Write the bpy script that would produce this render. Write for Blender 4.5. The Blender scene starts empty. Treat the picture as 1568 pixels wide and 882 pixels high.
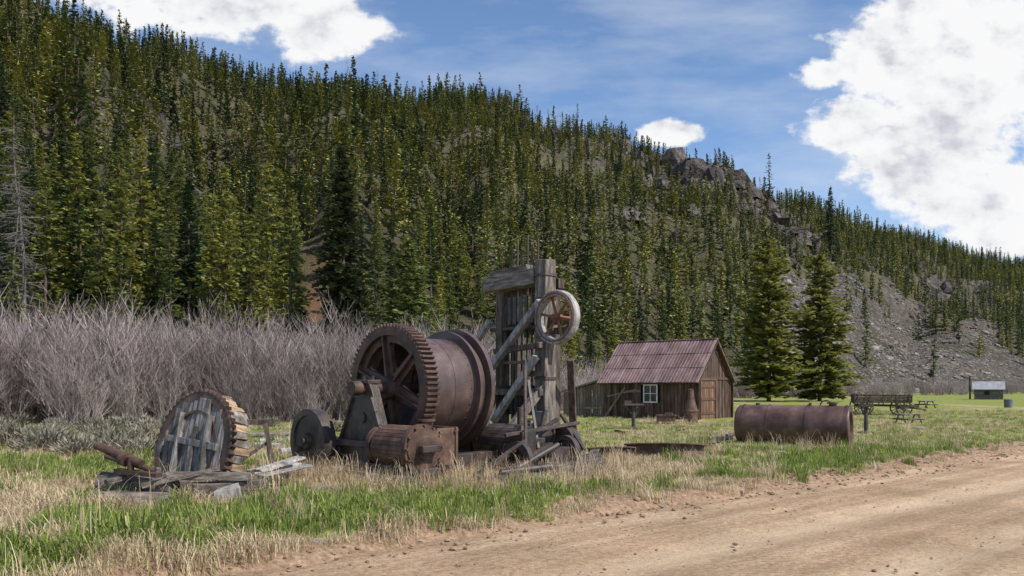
import bpy, math, random
import numpy as np
from mathutils import Vector, Matrix, noise
R = math.radians
scene = bpy.context.scene
random.seed(7)
FPX = 1220.0; CX = 784.0; HY = 590.0; EYE = 1.65
def W(px, d): return (px-CX)/FPX*d
def Zt(py, d): return EYE+(HY-py)/FPX*d
def nz(x, y, z=0.0): return noise.noise(Vector((x, y, z)))
def sst(a, b, x):
    t = max(0.0, min(1.0, (x-a)/(b-a))); return t*t*(3-2*t)

# ------------------------------------------------------------------ mesh builder
class MB:
    def __init__(s): s.v=[]; s.f=[]; s.m=[]; s.s=[]
    def add(s, vs, fs, m=0, sm=False):
        o=len(s.v); s.v.extend([tuple(p) for p in vs])
        for f in fs: s.f.append([i+o for i in f]); s.m.append(m); s.s.append(sm)
    def box(s, c, d, m=0, rot=None, j=0.0):
        vs=[]
        for x in(-.5,.5):
            for y in(-.5,.5):
                for z in(-.5,.5):
                    p=Vector((x*d[0],y*d[1],z*d[2]))
                    if j: p+=Vector((random.uniform(-j,j),random.uniform(-j,j),random.uniform(-j,j)))
                    if rot: p=rot@p
                    vs.append(p+Vector(c))
        s.add(vs,[(0,1,3,2),(4,6,7,5),(0,4,5,1),(2,3,7,6),(0,2,6,4),(1,5,7,3)],m)
    def frame(s,p1,p2):
        a=(Vector(p2)-Vector(p1)); L=a.length; a.normalize()
        up=Vector((0,0,1)) if abs(a.z)<.95 else Vector((0,1,0))
        b=up.cross(a).normalized(); c=a.cross(b); return a,b,c,L
    def beam(s,p1,p2,w,h,m=0,j=0.0):
        a,b,c,L=s.frame(p1,p2)
        rot=Matrix((a,b,c)).transposed()
        s.box((Vector(p1)+Vector(p2))/2,(L,w,h),m,rot,j)
    def cyl(s,p1,p2,r1,r2=None,n=16,m=0,caps=True,sm=True):
        if r2 is None: r2=r1
        a,b,c,L=s.frame(p1,p2); vs=[]
        for k in range(n):
            t=2*math.pi*k/n; d=b*math.cos(t)+c*math.sin(t)
            vs.append(Vector(p1)+d*r1); vs.append(Vector(p2)+d*r2)
        s.add(vs,[(2*k,2*((k+1)%n),2*((k+1)%n)+1,2*k+1) for k in range(n)],m,sm)
        if caps:
            s.add(vs[0::2],[list(range(n))[::-1]],m); s.add(vs[1::2],[list(range(n))],m)
    def lathe(s,p0,axis,prof,n=48,m=0,t0=0,t1=2*math.pi,sm=True):
        a,b,c,L=s.frame(p0,Vector(p0)+Vector(axis)); full=abs(t1-t0-2*math.pi)<1e-4
        K=n if full else n+1
        for (x0,r0),(x1,r1) in zip(prof[:-1],prof[1:]):
            vs=[]
            for k in range(K):
                t=t0+(t1-t0)*k/n; d=b*math.cos(t)+c*math.sin(t)
                vs.append(Vector(p0)+a*x0+d*r0); vs.append(Vector(p0)+a*x1+d*r1)
            s.add(vs,[(2*k,2*((k+1)%K),2*((k+1)%K)+1,2*k+1) for k in range(n)],m,sm)
    def prism(s,poly,x0,x1,m=0):   # poly in (y,z), extruded along x
        n=len(poly)
        s.add([(x0,y,z) for y,z in poly]+[(x1,y,z) for y,z in poly],
              [list(range(n))[::-1],list(range(n,2*n))]+[(k,(k+1)%n,n+(k+1)%n,n+k) for k in range(n)],m)
    def mesh(s,name,mats):
        me=bpy.data.meshes.new(name); me.from_pydata(s.v,[],s.f)
        for mt in mats: me.materials.append(mt)
        me.polygons.foreach_set('material_index',s.m); me.polygons.foreach_set('use_smooth',s.s)
        me.update(); return me
    def obj(s,name,mats,parent=None,mw=None,bevel=0):
        ob=bpy.data.objects.new(name,s.mesh(name,mats)); scene.collection.objects.link(ob)
        if parent: ob.parent=parent
        if mw is not None: ob.matrix_world=mw
        if bevel:
            b=ob.modifiers.new('bevel','BEVEL'); b.width=bevel; b.segments=2; b.limit_method='ANGLE'; b.angle_limit=R(50)
        return ob
def empty(name,loc=(0,0,0),rz=0,rx=0,ry=0):
    e=bpy.data.objects.new(name,None); e.location=loc; e.rotation_euler=(rx,ry,rz); e.empty_display_size=.2
    scene.collection.objects.link(e); return e
def place(ob,loc,rz=0,rx=0,ry=0,sc=1):
    ob.location=loc; ob.rotation_euler=(rx,ry,rz)
    ob.scale=(sc,sc,sc) if not isinstance(sc,tuple) else sc
    return ob

# ------------------------------------------------------------------ materials
def newmat(name):
    m=bpy.data.materials.new(name); m.use_nodes=True; nt=m.node_tree
    return m,nt,nt.nodes['Principled BSDF']
def nd(nt,t,ins=None,**kw):
    n=nt.nodes.new(t)
    for k,v in kw.items(): setattr(n,k,v)
    if ins:
        for k,v in ins.items():
            if hasattr(v,'is_output'): nt.links.new(v,n.inputs[k])
            else: n.inputs[k].default_value=v
    return n
def ramp(nt,fac,stops):
    n=nt.nodes.new('ShaderNodeValToRGB'); cr=n.color_ramp
    while len(cr.elements)<len(stops): cr.elements.new(.5)
    for e,(p,c) in zip(cr.elements,stops): e.position=p; e.color=(*c,1)
    nt.links.new(fac,n.inputs[0]); return n.outputs[0]
def mixc(nt,fac,a,b,mode='MIX'):
    n=nt.nodes.new('ShaderNodeMix'); n.data_type='RGBA'; n.blend_type=mode
    for i,v in ((0,fac),(6,a),(7,b)):
        if hasattr(v,'is_output'): nt.links.new(v,n.inputs[i])
        else: n.inputs[i].default_value=v if i==0 else (*v,1)
    return n.outputs[2]
def math_(nt,op,a,b=0.0,clamp=False):
    n=nt.nodes.new('ShaderNodeMath'); n.operation=op; n.use_clamp=clamp
    for i,v in ((0,a),(1,b)):
        if hasattr(v,'is_output'): nt.links.new(v,n.inputs[i])
        else: n.inputs[i].default_value=v
    return n.outputs[0]
def surf(name,stops,scale=4,stretch=(1,1,1),rough=.8,metal=0,bump=.3,bscale=None,island=0,objr=0,spec=.3,det=8,bd=.02,blotch=None):
    m,nt,b=newmat(name)
    tc=nd(nt,'ShaderNodeTexCoord'); mp=nd(nt,'ShaderNodeMapping',{0:tc.outputs['Object'],3:stretch})
    no=nd(nt,'ShaderNodeTexNoise',{'Vector':mp.outputs[0],'Scale':scale,'Detail':det,'Roughness':.62})
    col=ramp(nt,no.outputs[0],stops)
    if blotch:
        n2=nd(nt,'ShaderNodeTexNoise',{'Vector':tc.outputs['Object'],'Scale':blotch[1],'Detail':6.0,'Roughness':.7})
        mr=nd(nt,'ShaderNodeMapRange',{0:n2.outputs[0],1:blotch[2],2:blotch[2]+.12})
        col=mixc(nt,mr.outputs[0],col,blotch[0])
    if island:
        g=nd(nt,'ShaderNodeNewGeometry')
        mr=nd(nt,'ShaderNodeMapRange',{0:g.outputs['Random Per Island'],3:1-island,4:1+island})
        col=mixc(nt,1.0,col,mr.outputs[0],'MULTIPLY')
    if objr:
        g=nd(nt,'ShaderNodeObjectInfo')
        mr=nd(nt,'ShaderNodeMapRange',{0:g.outputs['Random'],3:1-objr,4:1+objr})
        col=mixc(nt,1.0,col,mr.outputs[0],'MULTIPLY')
    nt.links.new(col,b.inputs['Base Color'])
    b.inputs['Roughness'].default_value=rough; b.inputs['Metallic'].default_value=metal
    b.inputs['Specular IOR Level'].default_value=spec
    if bump:
        n3=nd(nt,'ShaderNodeTexNoise',{'Vector':mp.outputs[0],'Scale':bscale or scale*3,'Detail':6.0})
        bp=nd(nt,'ShaderNodeBump',{'Height':n3.outputs[0],'Strength':bump,'Distance':bd})
        nt.links.new(bp.outputs[0],b.inputs['Normal'])
    return m
def leafmat(name,dark,light,trans=.25,isl=.35,third=None):
    m,nt,b=newmat(name)
    oi=nd(nt,'ShaderNodeObjectInfo'); g=nd(nt,'ShaderNodeNewGeometry')
    if third: col=ramp(nt,oi.outputs['Random'],[(0,dark),(.5,light),(1,third)])
    else: col=mixc(nt,oi.outputs['Random'],dark,light)
    mr=nd(nt,'ShaderNodeMapRange',{0:g.outputs['Random Per Island'],3:1-isl,4:1+isl})
    col=mixc(nt,1.0,col,mr.outputs[0],'MULTIPLY')
    nt.links.new(col,b.inputs['Base Color']); b.inputs['Roughness'].default_value=.75
    b.inputs['Specular IOR Level'].default_value=.2
    if trans:
        tr=nd(nt,'ShaderNodeBsdfTranslucent',{'Color':col}); mx=nd(nt,'ShaderNodeMixShader',{0:trans,1:b.outputs[0],2:tr.outputs[0]})
        nt.links.new(mx.outputs[0],nt.nodes['Material Output'].inputs[0])
    return m

rust=surf('rusty_iron',[(.3,(.026,.016,.013)),(.5,(.075,.042,.032)),(.7,(.15,.085,.058))],3,rough=.58,bump=.35,bscale=30,island=.15,spec=.4,blotch=((.16,.08,.04),2.2,.58))
rust_drum=surf('drum_steel',[(.3,(.050,.031,.027)),(.5,(.095,.060,.052)),(.7,(.17,.115,.10))],2.2,rough=.45,bump=.12,bscale=20,spec=.55,blotch=((.060,.033,.024),3.5,.56))
rust_dark=surf('dark_iron',[(.3,(.024,.018,.016)),(.55,(.068,.050,.043)),(.75,(.15,.10,.075))],4,rough=.5,bump=.35,bscale=28,island=.2,spec=.5,blotch=((.12,.06,.03),3,.58))
rust_org=surf('rusty_cylinder',[(.3,(.05,.029,.022)),(.5,(.11,.063,.045)),(.7,(.20,.125,.085))],4,rough=.66,bump=.4,bscale=30,island=.18)
rust_tank=surf('tank_steel',[(.3,(.05,.026,.022)),(.5,(.105,.055,.045)),(.75,(.20,.125,.105))],2.5,rough=.5,bump=.2,bscale=25,spec=.45,blotch=((.15,.07,.038),4,.57))
WG3=[(.3,(.06,.048,.042)),(.5,(.18,.15,.13)),(.7,(.38,.335,.30))]
wood_g=surf('weathered_timber',WG3,5,stretch=(3,3,.5),rough=.9,bump=.7,bscale=14,island=.25,blotch=((.10,.068,.047),2,.57))
wood_gh=surf('weathered_beam',WG3,5,stretch=(3,.5,3),rough=.9,bump=.7,bscale=14,island=.25,blotch=((.10,.068,.047),2,.57))
wood_d=surf('dark_timber',[(.3,(.03,.022,.018)),(.5,(.09,.067,.054)),(.7,(.20,.16,.13))],5,stretch=(3,3,.5),rough=.9,bump=.7,bscale=14,island=.3)
wood_w=surf('bleached_wood',[(.3,(.12,.11,.10)),(.46,(.28,.26,.24)),(.7,(.48,.46,.43))],5,stretch=(2.5,2.5,.6),rough=.9,bump=.6,bscale=12,island=.25,blotch=((.13,.11,.095),4,.56))
wood_p=surf('grey_planks',[(.3,(.06,.052,.048)),(.48,(.17,.155,.145)),(.7,(.38,.36,.34))],6,stretch=(2.5,2.5,.5),rough=.9,bump=.8,bscale=14,island=.35,blotch=((.09,.075,.065),4,.54))
wood_l=surf('grey_logs',[(.3,(.08,.066,.057)),(.5,(.20,.17,.15)),(.7,(.37,.33,.295))],5,stretch=(.5,3,3),rough=.9,bump=.6,bscale=12,island=.35)
wood_pl=surf('pile_timber',[(.3,(.045,.036,.030)),(.5,(.13,.105,.088)),(.7,(.27,.235,.205))],6,stretch=(.5,3,3),rough=.92,bump=.8,bscale=14,island=.4,blotch=((.07,.05,.038),3,.55))
wood_o=surf('split_wood',[(.3,(.14,.085,.05)),(.5,(.33,.22,.13)),(.7,(.52,.39,.26))],5,stretch=(.7,3,3),rough=.9,bump=.6,bscale=12,island=.4,blotch=((.16,.12,.095),5,.55))
cab_w=surf('cabin_planks',[(.3,(.03,.019,.014)),(.5,(.085,.053,.038)),(.7,(.18,.12,.085))],3,stretch=(4,4,.5),rough=.9,bump=.4,bscale=14,island=.45)
cab_s=surf('shed_planks',[(.3,(.07,.053,.042)),(.5,(.165,.125,.095)),(.7,(.27,.21,.165))],3,stretch=(4,4,.5),rough=.9,bump=.4,bscale=14,island=.35)
roof_m=surf('rusty_roof_metal',[(.3,(.085,.048,.046)),(.5,(.165,.098,.096)),(.7,(.27,.185,.18))],1.2,stretch=(2,.6,1),rough=.55,bump=.1,island=.22,blotch=((.13,.06,.042),2.2,.56))
roof_g=surf('grey_roof_metal',[(.3,(.20,.20,.21)),(.7,(.34,.34,.35))],2,rough=.6,bump=.1,island=.1)
white_p=surf('white_frame_paint',[(.3,(.45,.42,.38)),(.7,(.7,.68,.64))],6,rough=.7,bump=.2)
glass,_,gb=newmat('dark_window_glass'); gb.inputs['Base Color'].default_value=(.015,.018,.022,1); gb.inputs['Roughness'].default_value=.12
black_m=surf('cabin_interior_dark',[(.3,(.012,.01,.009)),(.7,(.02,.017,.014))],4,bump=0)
bin_m=surf('bin_paint',[(.3,(.10,.12,.14)),(.7,(.15,.18,.2))],4,bump=0)
bark=surf('pine_bark',[(.3,(.055,.04,.032)),(.7,(.17,.13,.105))],3,stretch=(3,3,.6),rough=.95,bump=.6)
snagm=surf('dead_wood',[(.3,(.09,.077,.07)),(.7,(.24,.215,.20))],3,stretch=(3,3,.6),rough=.9,bump=.4)
needle=leafmat('pine_needles',(.070,.100,.034),(.185,.205,.055),.33,.33,(.300,.290,.065))
needle_f=leafmat('slope_pine_needles',(.075,.105,.038),(.19,.210,.060),0,.33,(.31,.30,.072))
needle_d=leafmat('spruce_needles',(.048,.075,.036),(.11,.14,.050),.2,.35)
willow=leafmat('willow_twigs',(.17,.13,.125),(.42,.35,.33),0,.45)
sage=leafmat('sage_leaves',(.15,.14,.10),(.27,.245,.185),0,.4)
grass_g=leafmat('green_grass_blades',(.135,.205,.036),(.31,.37,.080),.3,.4)
grass_d=leafmat('dry_grass_blades',(.42,.32,.18),(.70,.58,.38),.2,.3)
grass_b=leafmat('brown_grass_blades',(.26,.17,.105),(.50,.37,.25),0,.35)
stone_m=surf('stone',[(.3,(.15,.13,.115)),(.5,(.29,.255,.22)),(.7,(.44,.40,.36))],3,rough=.9,bump=.6,objr=.3)
talus_m=surf('talus_rock',[(.3,(.085,.073,.065)),(.5,(.185,.163,.145)),(.7,(.31,.28,.25))],2,rough=.95,bump=.5,objr=.45)
cliff_m=surf('cliff_rock',[(.3,(.03,.027,.025)),(.5,(.095,.08,.072)),(.7,(.20,.175,.16))],.3,rough=.95,bump=1.0,bscale=.9,bd=1.5,island=.35)
clod_m=surf('dirt_clod',[(.3,(.20,.125,.075)),(.7,(.42,.285,.18))],4,rough=.95,bump=.6,objr=.3)

# ------------------------------------------------------------------ road curve
EX=[-40,-12,-8,-2.34,.6,4.3,8.5,12.9,30,60,120,300]
EY=[-22,-.8,2.5,6.9,9.55,12.5,16.0,20.0,33,52,84,170]
def edge(x): return float(np.interp(x,EX,EY))
def rdist(x,y): return (y-edge(x))*.77      # >0 on the meadow side
RW=8.5
def gz(x,y):
    r=rdist(x,y)
    n=.05*nz(x*.45,y*.45)+.035*nz(x*1.7,y*1.7,3)
    z=.05+n+.03*nz(x*5,y*5,7)*(1 if y<25 else 0)
    z+=.06*math.exp(-((x+1.0)**2/10+(y-13.8)**2/5))+.06*math.exp(-((x+4.6)**2+(y-12)**2)/2.5)
    k=sst(-.25,.25,r+.3*nz(x*1.3,y*1.3,5))
    k2=1-sst(-RW-.3,-RW+.3,r)
    z=z*max(k,k2)+(-.10)*(1-max(k,k2))
    if 0<r<1.3: z+=.10*math.sin(r/1.3*math.pi)*(.6+nz(x*2.3,y*2.3,9))
    return z

# ------------------------------------------------------------------ ground sheet
xs=np.concatenate([[-3000,-1200,-500,-250,-150,-100,-70,-50,-40,-34],np.arange(-30,-12,.6),np.arange(-12,14,.14),np.arange(14,34,.5),[36,40,50,65,90,130,200,350,700,1500,3500]])
ys=np.concatenate([[-3000,-800,-200,-60,-30,-15,-8,-3,0,2,3.5],np.arange(4.5,22,.14),np.arange(22,50,.6),[52,56,62,70,80,95,115,140,180,250,400,800,1800,4000]])
nx,ny=len(xs),len(ys)
verts=[];mask=[]
def greenness(x,y):
    r=rdist(x,y)
    g=.52+.9*nz(x*.22,y*.22,11)+1.2*nz(x*1.1,y*1.1,12)
    g+=.55*math.exp(-((r-2.0)/1.3)**2)*(1 if x>-3 else .3)
    hd=math.hypot((x+.8)/3.4,(y-13.2)/1.6); g-=1.1*math.exp(-hd*hd)
    if y>20: g+=.4
    if r<.5: g-=.5
    return max(0,min(1,g))
for y in ys:
    for x in xs:
        verts.append((x,y,gz(x,y)))
        r=rdist(x,y); d=1-sst(.2,1.2,r+.8*nz(x*1.1,y*1.1,2))
        hd=math.hypot((x+1.0)/2.6,(y-12.9)/1.3); d=max(d,.45*math.exp(-hd*hd))
        mask.append((greenness(x,y),d,0,1))
faces=[(j*nx+i,j*nx+i+1,(j+1)*nx+i+1,(j+1)*nx+i) for j in range(ny-1) for i in range(nx-1)]
me=bpy.data.meshes.new('ground'); me.from_pydata(verts,[],faces)
ca=me.color_attributes.new('mask','FLOAT_COLOR','POINT'); ca.data.foreach_set('color',[c for q in mask for c in q])
me.polygons.foreach_set('use_smooth',[True]*len(faces))
m,nt,b=newmat('meadow_ground')
at=nd(nt,'ShaderNodeAttribute',attribute_name='mask'); sp=nd(nt,'ShaderNodeSeparateColor',{0:at.outputs[0]})
tc=nd(nt,'ShaderNodeTexCoord')
n1=nd(nt,'ShaderNodeTexNoise',{'Vector':tc.outputs['Object'],'Scale':1.1,'Detail':9.0,'Roughness':.7})
n2=nd(nt,'ShaderNodeTexNoise',{'Vector':tc.outputs['Object'],'Scale':14.0,'Detail':8.0,'Roughness':.7})
straw=ramp(nt,n2.outputs[0],[(.3,(.20,.145,.09)),(.5,(.40,.31,.185)),(.7,(.58,.48,.31))])
green=ramp(nt,n2.outputs[0],[(.3,(.10,.115,.028)),(.5,(.22,.245,.06)),(.7,(.35,.36,.115))])
dirt=ramp(nt,n2.outputs[0],[(.3,(.16,.10,.06)),(.5,(.32,.21,.135)),(.7,(.50,.355,.235))])
f1=math_(nt,'ADD',sp.outputs[0],math_(nt,'MULTIPLY',math_(nt,'SUBTRACT',n1.outputs[0],.5),1.8))
f1=nd(nt,'ShaderNodeMapRange',{0:f1,1:.3,2:.75}).outputs[0]
f2=math_(nt,'ADD',sp.outputs[1],math_(nt,'MULTIPLY',math_(nt,'SUBTRACT',n1.outputs[0],.5),1.4))
f2=nd(nt,'ShaderNodeMapRange',{0:f2,1:.35,2:.65}).outputs[0]
col=mixc(nt,f2,mixc(nt,f1,straw,green),dirt)
nt.links.new(col,b.inputs['Base Color']); b.inputs['Roughness'].default_value=.95; b.inputs['Specular IOR Level'].default_value=.1
bp=nd(nt,'ShaderNodeBump',{'Height':n2.outputs[0],'Strength':.7,'Distance':.06}); nt.links.new(bp.outputs[0],b.inputs['Normal'])
me.materials.append(m); ob=bpy.data.objects.new('ground',me); scene.collection.objects.link(ob)

# ------------------------------------------------------------------ dirt road
verts=[];faces=[];rutv=[]
st=list(np.arange(-20,24,.2))+list(np.arange(24,300,4)); NA=60
for x in st:
    y=edge(x); dx=.2; t=Vector((dx*2,edge(x+dx)-edge(x-dx),0)).normalized(); nrm=Vector((t.y,-t.x,0))
    for k in range(NA+1):
        a=-.35+(RW+.9)*k/NA
        p=Vector((x,y,0))+nrm*a
        wob=.15*nz(x*.15,3.3)
        rr_=math.exp(-((a-2.1+wob)/.30)**2)+math.exp(-((a-3.8+wob)/.30)**2)+.8*math.exp(-((a-5.6-wob)/.35)**2)
        z=.012-.045*rr_+.02*nz(p.x*1.3,p.y*1.3)+.015*nz(p.x*4,p.y*4,2)+.04*math.sin(max(0,min(1,a/RW))*math.pi)
        if k==0 or k==NA: z-=.12
        verts.append((p.x,p.y,z)); rutv.append((rr_,0,0,1))
for j in range(len(st)-1):
    for k in range(NA): q=j*(NA+1)+k; faces.append((q,q+1,q+NA+2,q+NA+1))
me=bpy.data.meshes.new('dirt_road'); me.from_pydata(verts,[],faces); me.polygons.foreach_set('use_smooth',[True]*len(faces))
ca=me.color_attributes.new('rut','FLOAT_COLOR','POINT'); ca.data.foreach_set('color',[c for q in rutv for c in q])
m,nt,b=newmat('road_dirt'); tc=nd(nt,'ShaderNodeTexCoord')
mp=nd(nt,'ShaderNodeMapping',{0:tc.outputs['Object'],2:(0,0,R(-41))}); mp2=nd(nt,'ShaderNodeMapping',{0:mp.outputs[0],3:(.12,1.4,1)})
n1=nd(nt,'ShaderNodeTexNoise',{'Vector':mp2.outputs[0],'Scale':1.3,'Detail':7.0,'Roughness':.62})
n2=nd(nt,'ShaderNodeTexNoise',{'Vector':tc.outputs['Object'],'Scale':18.0,'Detail':10.0,'Roughness':.78})
n3=nd(nt,'ShaderNodeTexNoise',{'Vector':tc.outputs['Object'],'Scale':.7,'Detail':6.0,'Roughness':.6})
c1=ramp(nt,n1.outputs[0],[(.3,(.38,.255,.155)),(.5,(.51,.355,.225)),(.7,(.68,.51,.345))])
c2=ramp(nt,n2.outputs[0],[(.3,(.40,.37,.35)),(.5,(.95,.95,.95)),(.68,(1.35,1.35,1.35))])
c3=ramp(nt,n3.outputs[0],[(.3,(.75,.73,.71)),(.7,(1.15,1.13,1.12))])
ra=nd(nt,'ShaderNodeAttribute',attribute_name='rut'); rs=nd(nt,'ShaderNodeSeparateColor',{0:ra.outputs[0]})
vo=nd(nt,'ShaderNodeTexVoronoi',{'Vector':tc.outputs['Object'],'Scale':26.0})
peb=nd(nt,'ShaderNodeMapRange',{0:vo.outputs['Distance'],1:.12,2:.2,3:1.0,4:0.0})
col=mixc(nt,1.0,mixc(nt,1.0,c1,c2,'MULTIPLY'),c3,'MULTIPLY')
col=mixc(nt,math_(nt,'MULTIPLY',peb.outputs[0],.4),col,(.5,.42,.35))
col=mixc(nt,math_(nt,'MULTIPLY',rs.outputs[0],math_(nt,'MULTIPLY',n3.outputs[0],.9)),col,(.66,.50,.34))
nt.links.new(col,b.inputs['Base Color']); b.inputs['Roughness'].default_value=.95; b.inputs['Specular IOR Level'].default_value=.1
hh=math_(nt,'ADD',math_(nt,'ADD',n2.outputs[0],math_(nt,'MULTIPLY',n1.outputs[0],1.5)),math_(nt,'MULTIPLY',peb.outputs[0],.3))
bp=nd(nt,'ShaderNodeBump',{'Height':hh,'Strength':.8,'Distance':.045}); nt.links.new(bp.outputs[0],b.inputs['Normal'])
me.materials.append(m); ob=bpy.data.objects.new('dirt_road',me); scene.collection.objects.link(ob)

# ------------------------------------------------------------------ hillside
U =[-1.5,-.9,-.643,-.56,-.356,-.184,-.069,-.005,.038,.09,.177,.22,.27,.31,.34,.423,.643,.9,1.2]
Y0=[45,46,48,50,53,58,66,71,75,81,92,98,107,115,122,142,200,290,420]
Y1=[190,230,270,285,330,380,400,405,410,405,400,395,395,410,430,520,750,950,1300]
Z1=[140,138,134,132,129,138,142,144,134,124,116,111,103,99,99,110,113,95,70]
def hp(x,y):
    u=x/y; y0=np.interp(u,U,Y0); y1=np.interp(u,U,Y1); return u,(y-y0)/(y1-y0),np.interp(u,U,Z1)
def scree(u,f):
    if u<.3 or u>.75: return 0
    fs=np.interp(u,[.32,.345,.40,.45,.52,.58,.64,.75],[-.05,.32,.36,.34,.27,.20,.12,0])
    return sst(.05,-.03,f-fs+.16*nz(u*26,f*6,4))
def rockm(u,f):
    a=1.1*math.exp(-(((u-.235)/.065)**2+((f-.80)/.25)**2))+.9*math.exp(-(((u-.34)/.04)**2+((f-.62)/.18)**2))
    a+=.8*math.exp(-(((u-.56)/.07)**2+((f-.45)/.14)**2))+.6*math.exp(-(((u+.0)/.06)**2+((f-.9)/.12)**2))+.6*math.exp(-(((u-.10)/.05)**2+((f-.75)/.12)**2))
    v=(u+.54)/(.16); c=.62-.42*v
    if -.1<v<1.1: a+=1.1*math.exp(-((f-c)/.05)**2)*(.8+nz(u*30,f*30))
    return max(0,min(1,a*1.25+.6*nz(u*25,f*12,8)-.15))
def bank(u,f): return math.exp(-(((u+.247)/.018)**2+((f-.07)/.04)**2))
def hill_z(x,y):
    u,f,Z=hp(x,y)
    g=f if f<=1 else 1-(f-1)*.6
    z=Z*g
    a=sst(0,.2,f)*(1-.6*sst(.8,1.0,f))
    z+=a*(12*nz(u*13,f*1.4,1)+5*nz(x/28,y/28,2)+2*nz(x/10,y/10,3))
    rk=rockm(u,f) if f>0 else 0
    z+=rk*(6*abs(nz(x/9,y/9,5)))
    return z
us=np.linspace(-1.45,1.1,330); fs=np.concatenate([np.linspace(-.03,.2,50)[:-1],np.linspace(.2,1,110)[:-1],np.linspace(1,1.5,12)])
verts=[];mask=[]
for f in fs:
    for u in us:
        y0=np.interp(u,U,Y0); y1=np.interp(u,U,Y1); y=y0+(y1-y0)*f; x=u*y
        verts.append((x,y,hill_z(x,y)-(1.0 if f<0 else 0)))
        mask.append((scree(u,f),rockm(u,f),bank(u,f),1))
nu=len(us); faces=[(j*nu+i,j*nu+i+1,(j+1)*nu+i+1,(j+1)*nu+i) for j in range(len(fs)-1) for i in range(nu-1)]
me=bpy.data.meshes.new('hillside'); me.from_pydata(verts,[],faces); me.polygons.foreach_set('use_smooth',[True]*len(faces))
ca=me.color_attributes.new('mask','FLOAT_COLOR','POINT'); ca.data.foreach_set('color',[c for q in mask for c in q])
m,nt,b=newmat('hillside_ground'); at=nd(nt,'ShaderNodeAttribute',attribute_name='mask'); sp=nd(nt,'ShaderNodeSeparateColor',{0:at.outputs[0]})
tc=nd(nt,'ShaderNodeTexCoord')
n1=nd(nt,'ShaderNodeTexNoise',{'Vector':tc.outputs['Object'],'Scale':.06,'Detail':9.0,'Roughness':.7})
n2=nd(nt,'ShaderNodeTexNoise',{'Vector':tc.outputs['Object'],'Scale':.45,'Detail':10.0,'Roughness':.85})
base=ramp(nt,n1.outputs[0],[(.35,(.12,.115,.055)),(.5,(.18,.165,.09)),(.65,(.27,.22,.15))])
base=mixc(nt,1.0,base,ramp(nt,n2.outputs[0],[(.3,(.5,.5,.5)),(.7,(1.3,1.3,1.3))]),'MULTIPLY')
sc=ramp(nt,n2.outputs[0],[(.36,(.06,.052,.046)),(.5,(.175,.155,.135)),(.62,(.33,.30,.27))])
sc=mixc(nt,1.0,sc,ramp(nt,n1.outputs[0],[(.38,(.62,.66,.45)),(.5,(.95,.92,.86)),(.6,(1.2,1.1,1.0))]),'MULTIPLY')
rk=ramp(nt,n2.outputs[0],[(.36,(.035,.031,.028)),(.5,(.12,.10,.09)),(.60,(.24,.21,.19)),(.72,(.42,.40,.38))])
col=mixc(nt,sp.outputs[0],base,sc); col=mixc(nt,sp.outputs[1],col,rk); col=mixc(nt,sp.outputs[2],col,(.38,.22,.13))
nt.links.new(col,b.inputs['Base Color']); b.inputs['Roughness'].default_value=.95; b.inputs['Specular IOR Level'].default_value=.1
bp=nd(nt,'ShaderNodeBump',{'Height':n2.outputs[0],'Strength':1.0,'Distance':2.0}); nt.links.new(bp.outputs[0],b.inputs['Normal'])
me.materials.append(m); ob=bpy.data.objects.new('hillside',me); scene.collection.objects.link(ob)
def groundz(x,y):
    u,f,Z=hp(x,max(y,1)); return hill_z(x,y) if f>0 else gz(x,y)

# ------------------------------------------------------------------ instancing helper
def scatter(name,protos,pts):
    col=bpy.data.collections.new(name+'_parts')
    for i,me in enumerate(protos):
        o=bpy.data.objects.new('%s_kind_%02d'%(name,i),me); col.objects.link(o)
    me=bpy.data.meshes.new(name); me.from_pydata([p[0] for p in pts],[],[])
    a=me.attributes.new('rot','FLOAT_VECTOR','POINT'); a.data.foreach_set('vector',[c for p in pts for c in p[1]])
    a=me.attributes.new('scl','FLOAT_VECTOR','POINT'); a.data.foreach_set('vector',[c for p in pts for c in p[2]])
    a=me.attributes.new('pid','INT','POINT'); a.data.foreach_set('value',[p[3] for p in pts])
    ob=bpy.data.objects.new(name,me); scene.collection.objects.link(ob)
    ng=bpy.data.node_groups.new(name,'GeometryNodeTree')
    ng.interface.new_socket('Geometry',in_out='INPUT',socket_type='NodeSocketGeometry')
    ng.interface.new_socket('Geometry',in_out='OUTPUT',socket_type='NodeSocketGeometry')
    N=ng.nodes; L=ng.links
    gi=N.new('NodeGroupInput'); go=N.new('NodeGroupOutput'); ip=N.new('GeometryNodeInstanceOnPoints')
    ci=N.new('GeometryNodeCollectionInfo'); ci.inputs['Collection'].default_value=col
    ci.inputs['Separate Children'].default_value=True; ci.inputs['Reset Children'].default_value=True
    def na(nm,t):
        n=N.new('GeometryNodeInputNamedAttribute'); n.data_type=t; n.inputs['Name'].default_value=nm; return n.outputs['Attribute']
    er=N.new('FunctionNodeEulerToRotation'); L.new(na('rot','FLOAT_VECTOR'),er.inputs[0])
    L.new(gi.outputs[0],ip.inputs['Points']); L.new(ci.outputs[0],ip.inputs['Instance'])
    ip.inputs['Pick Instance'].default_value=True
    L.new(na('pid','INT'),ip.inputs['Instance Index']); L.new(er.outputs[0],ip.inputs['Rotation']); L.new(na('scl','FLOAT_VECTOR'),ip.inputs['Scale'])
    L.new(ip.outputs[0],go.inputs[0])
    md=ob.modifiers.new('scatter','NODES'); md.node_group=ng
    return ob

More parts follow.
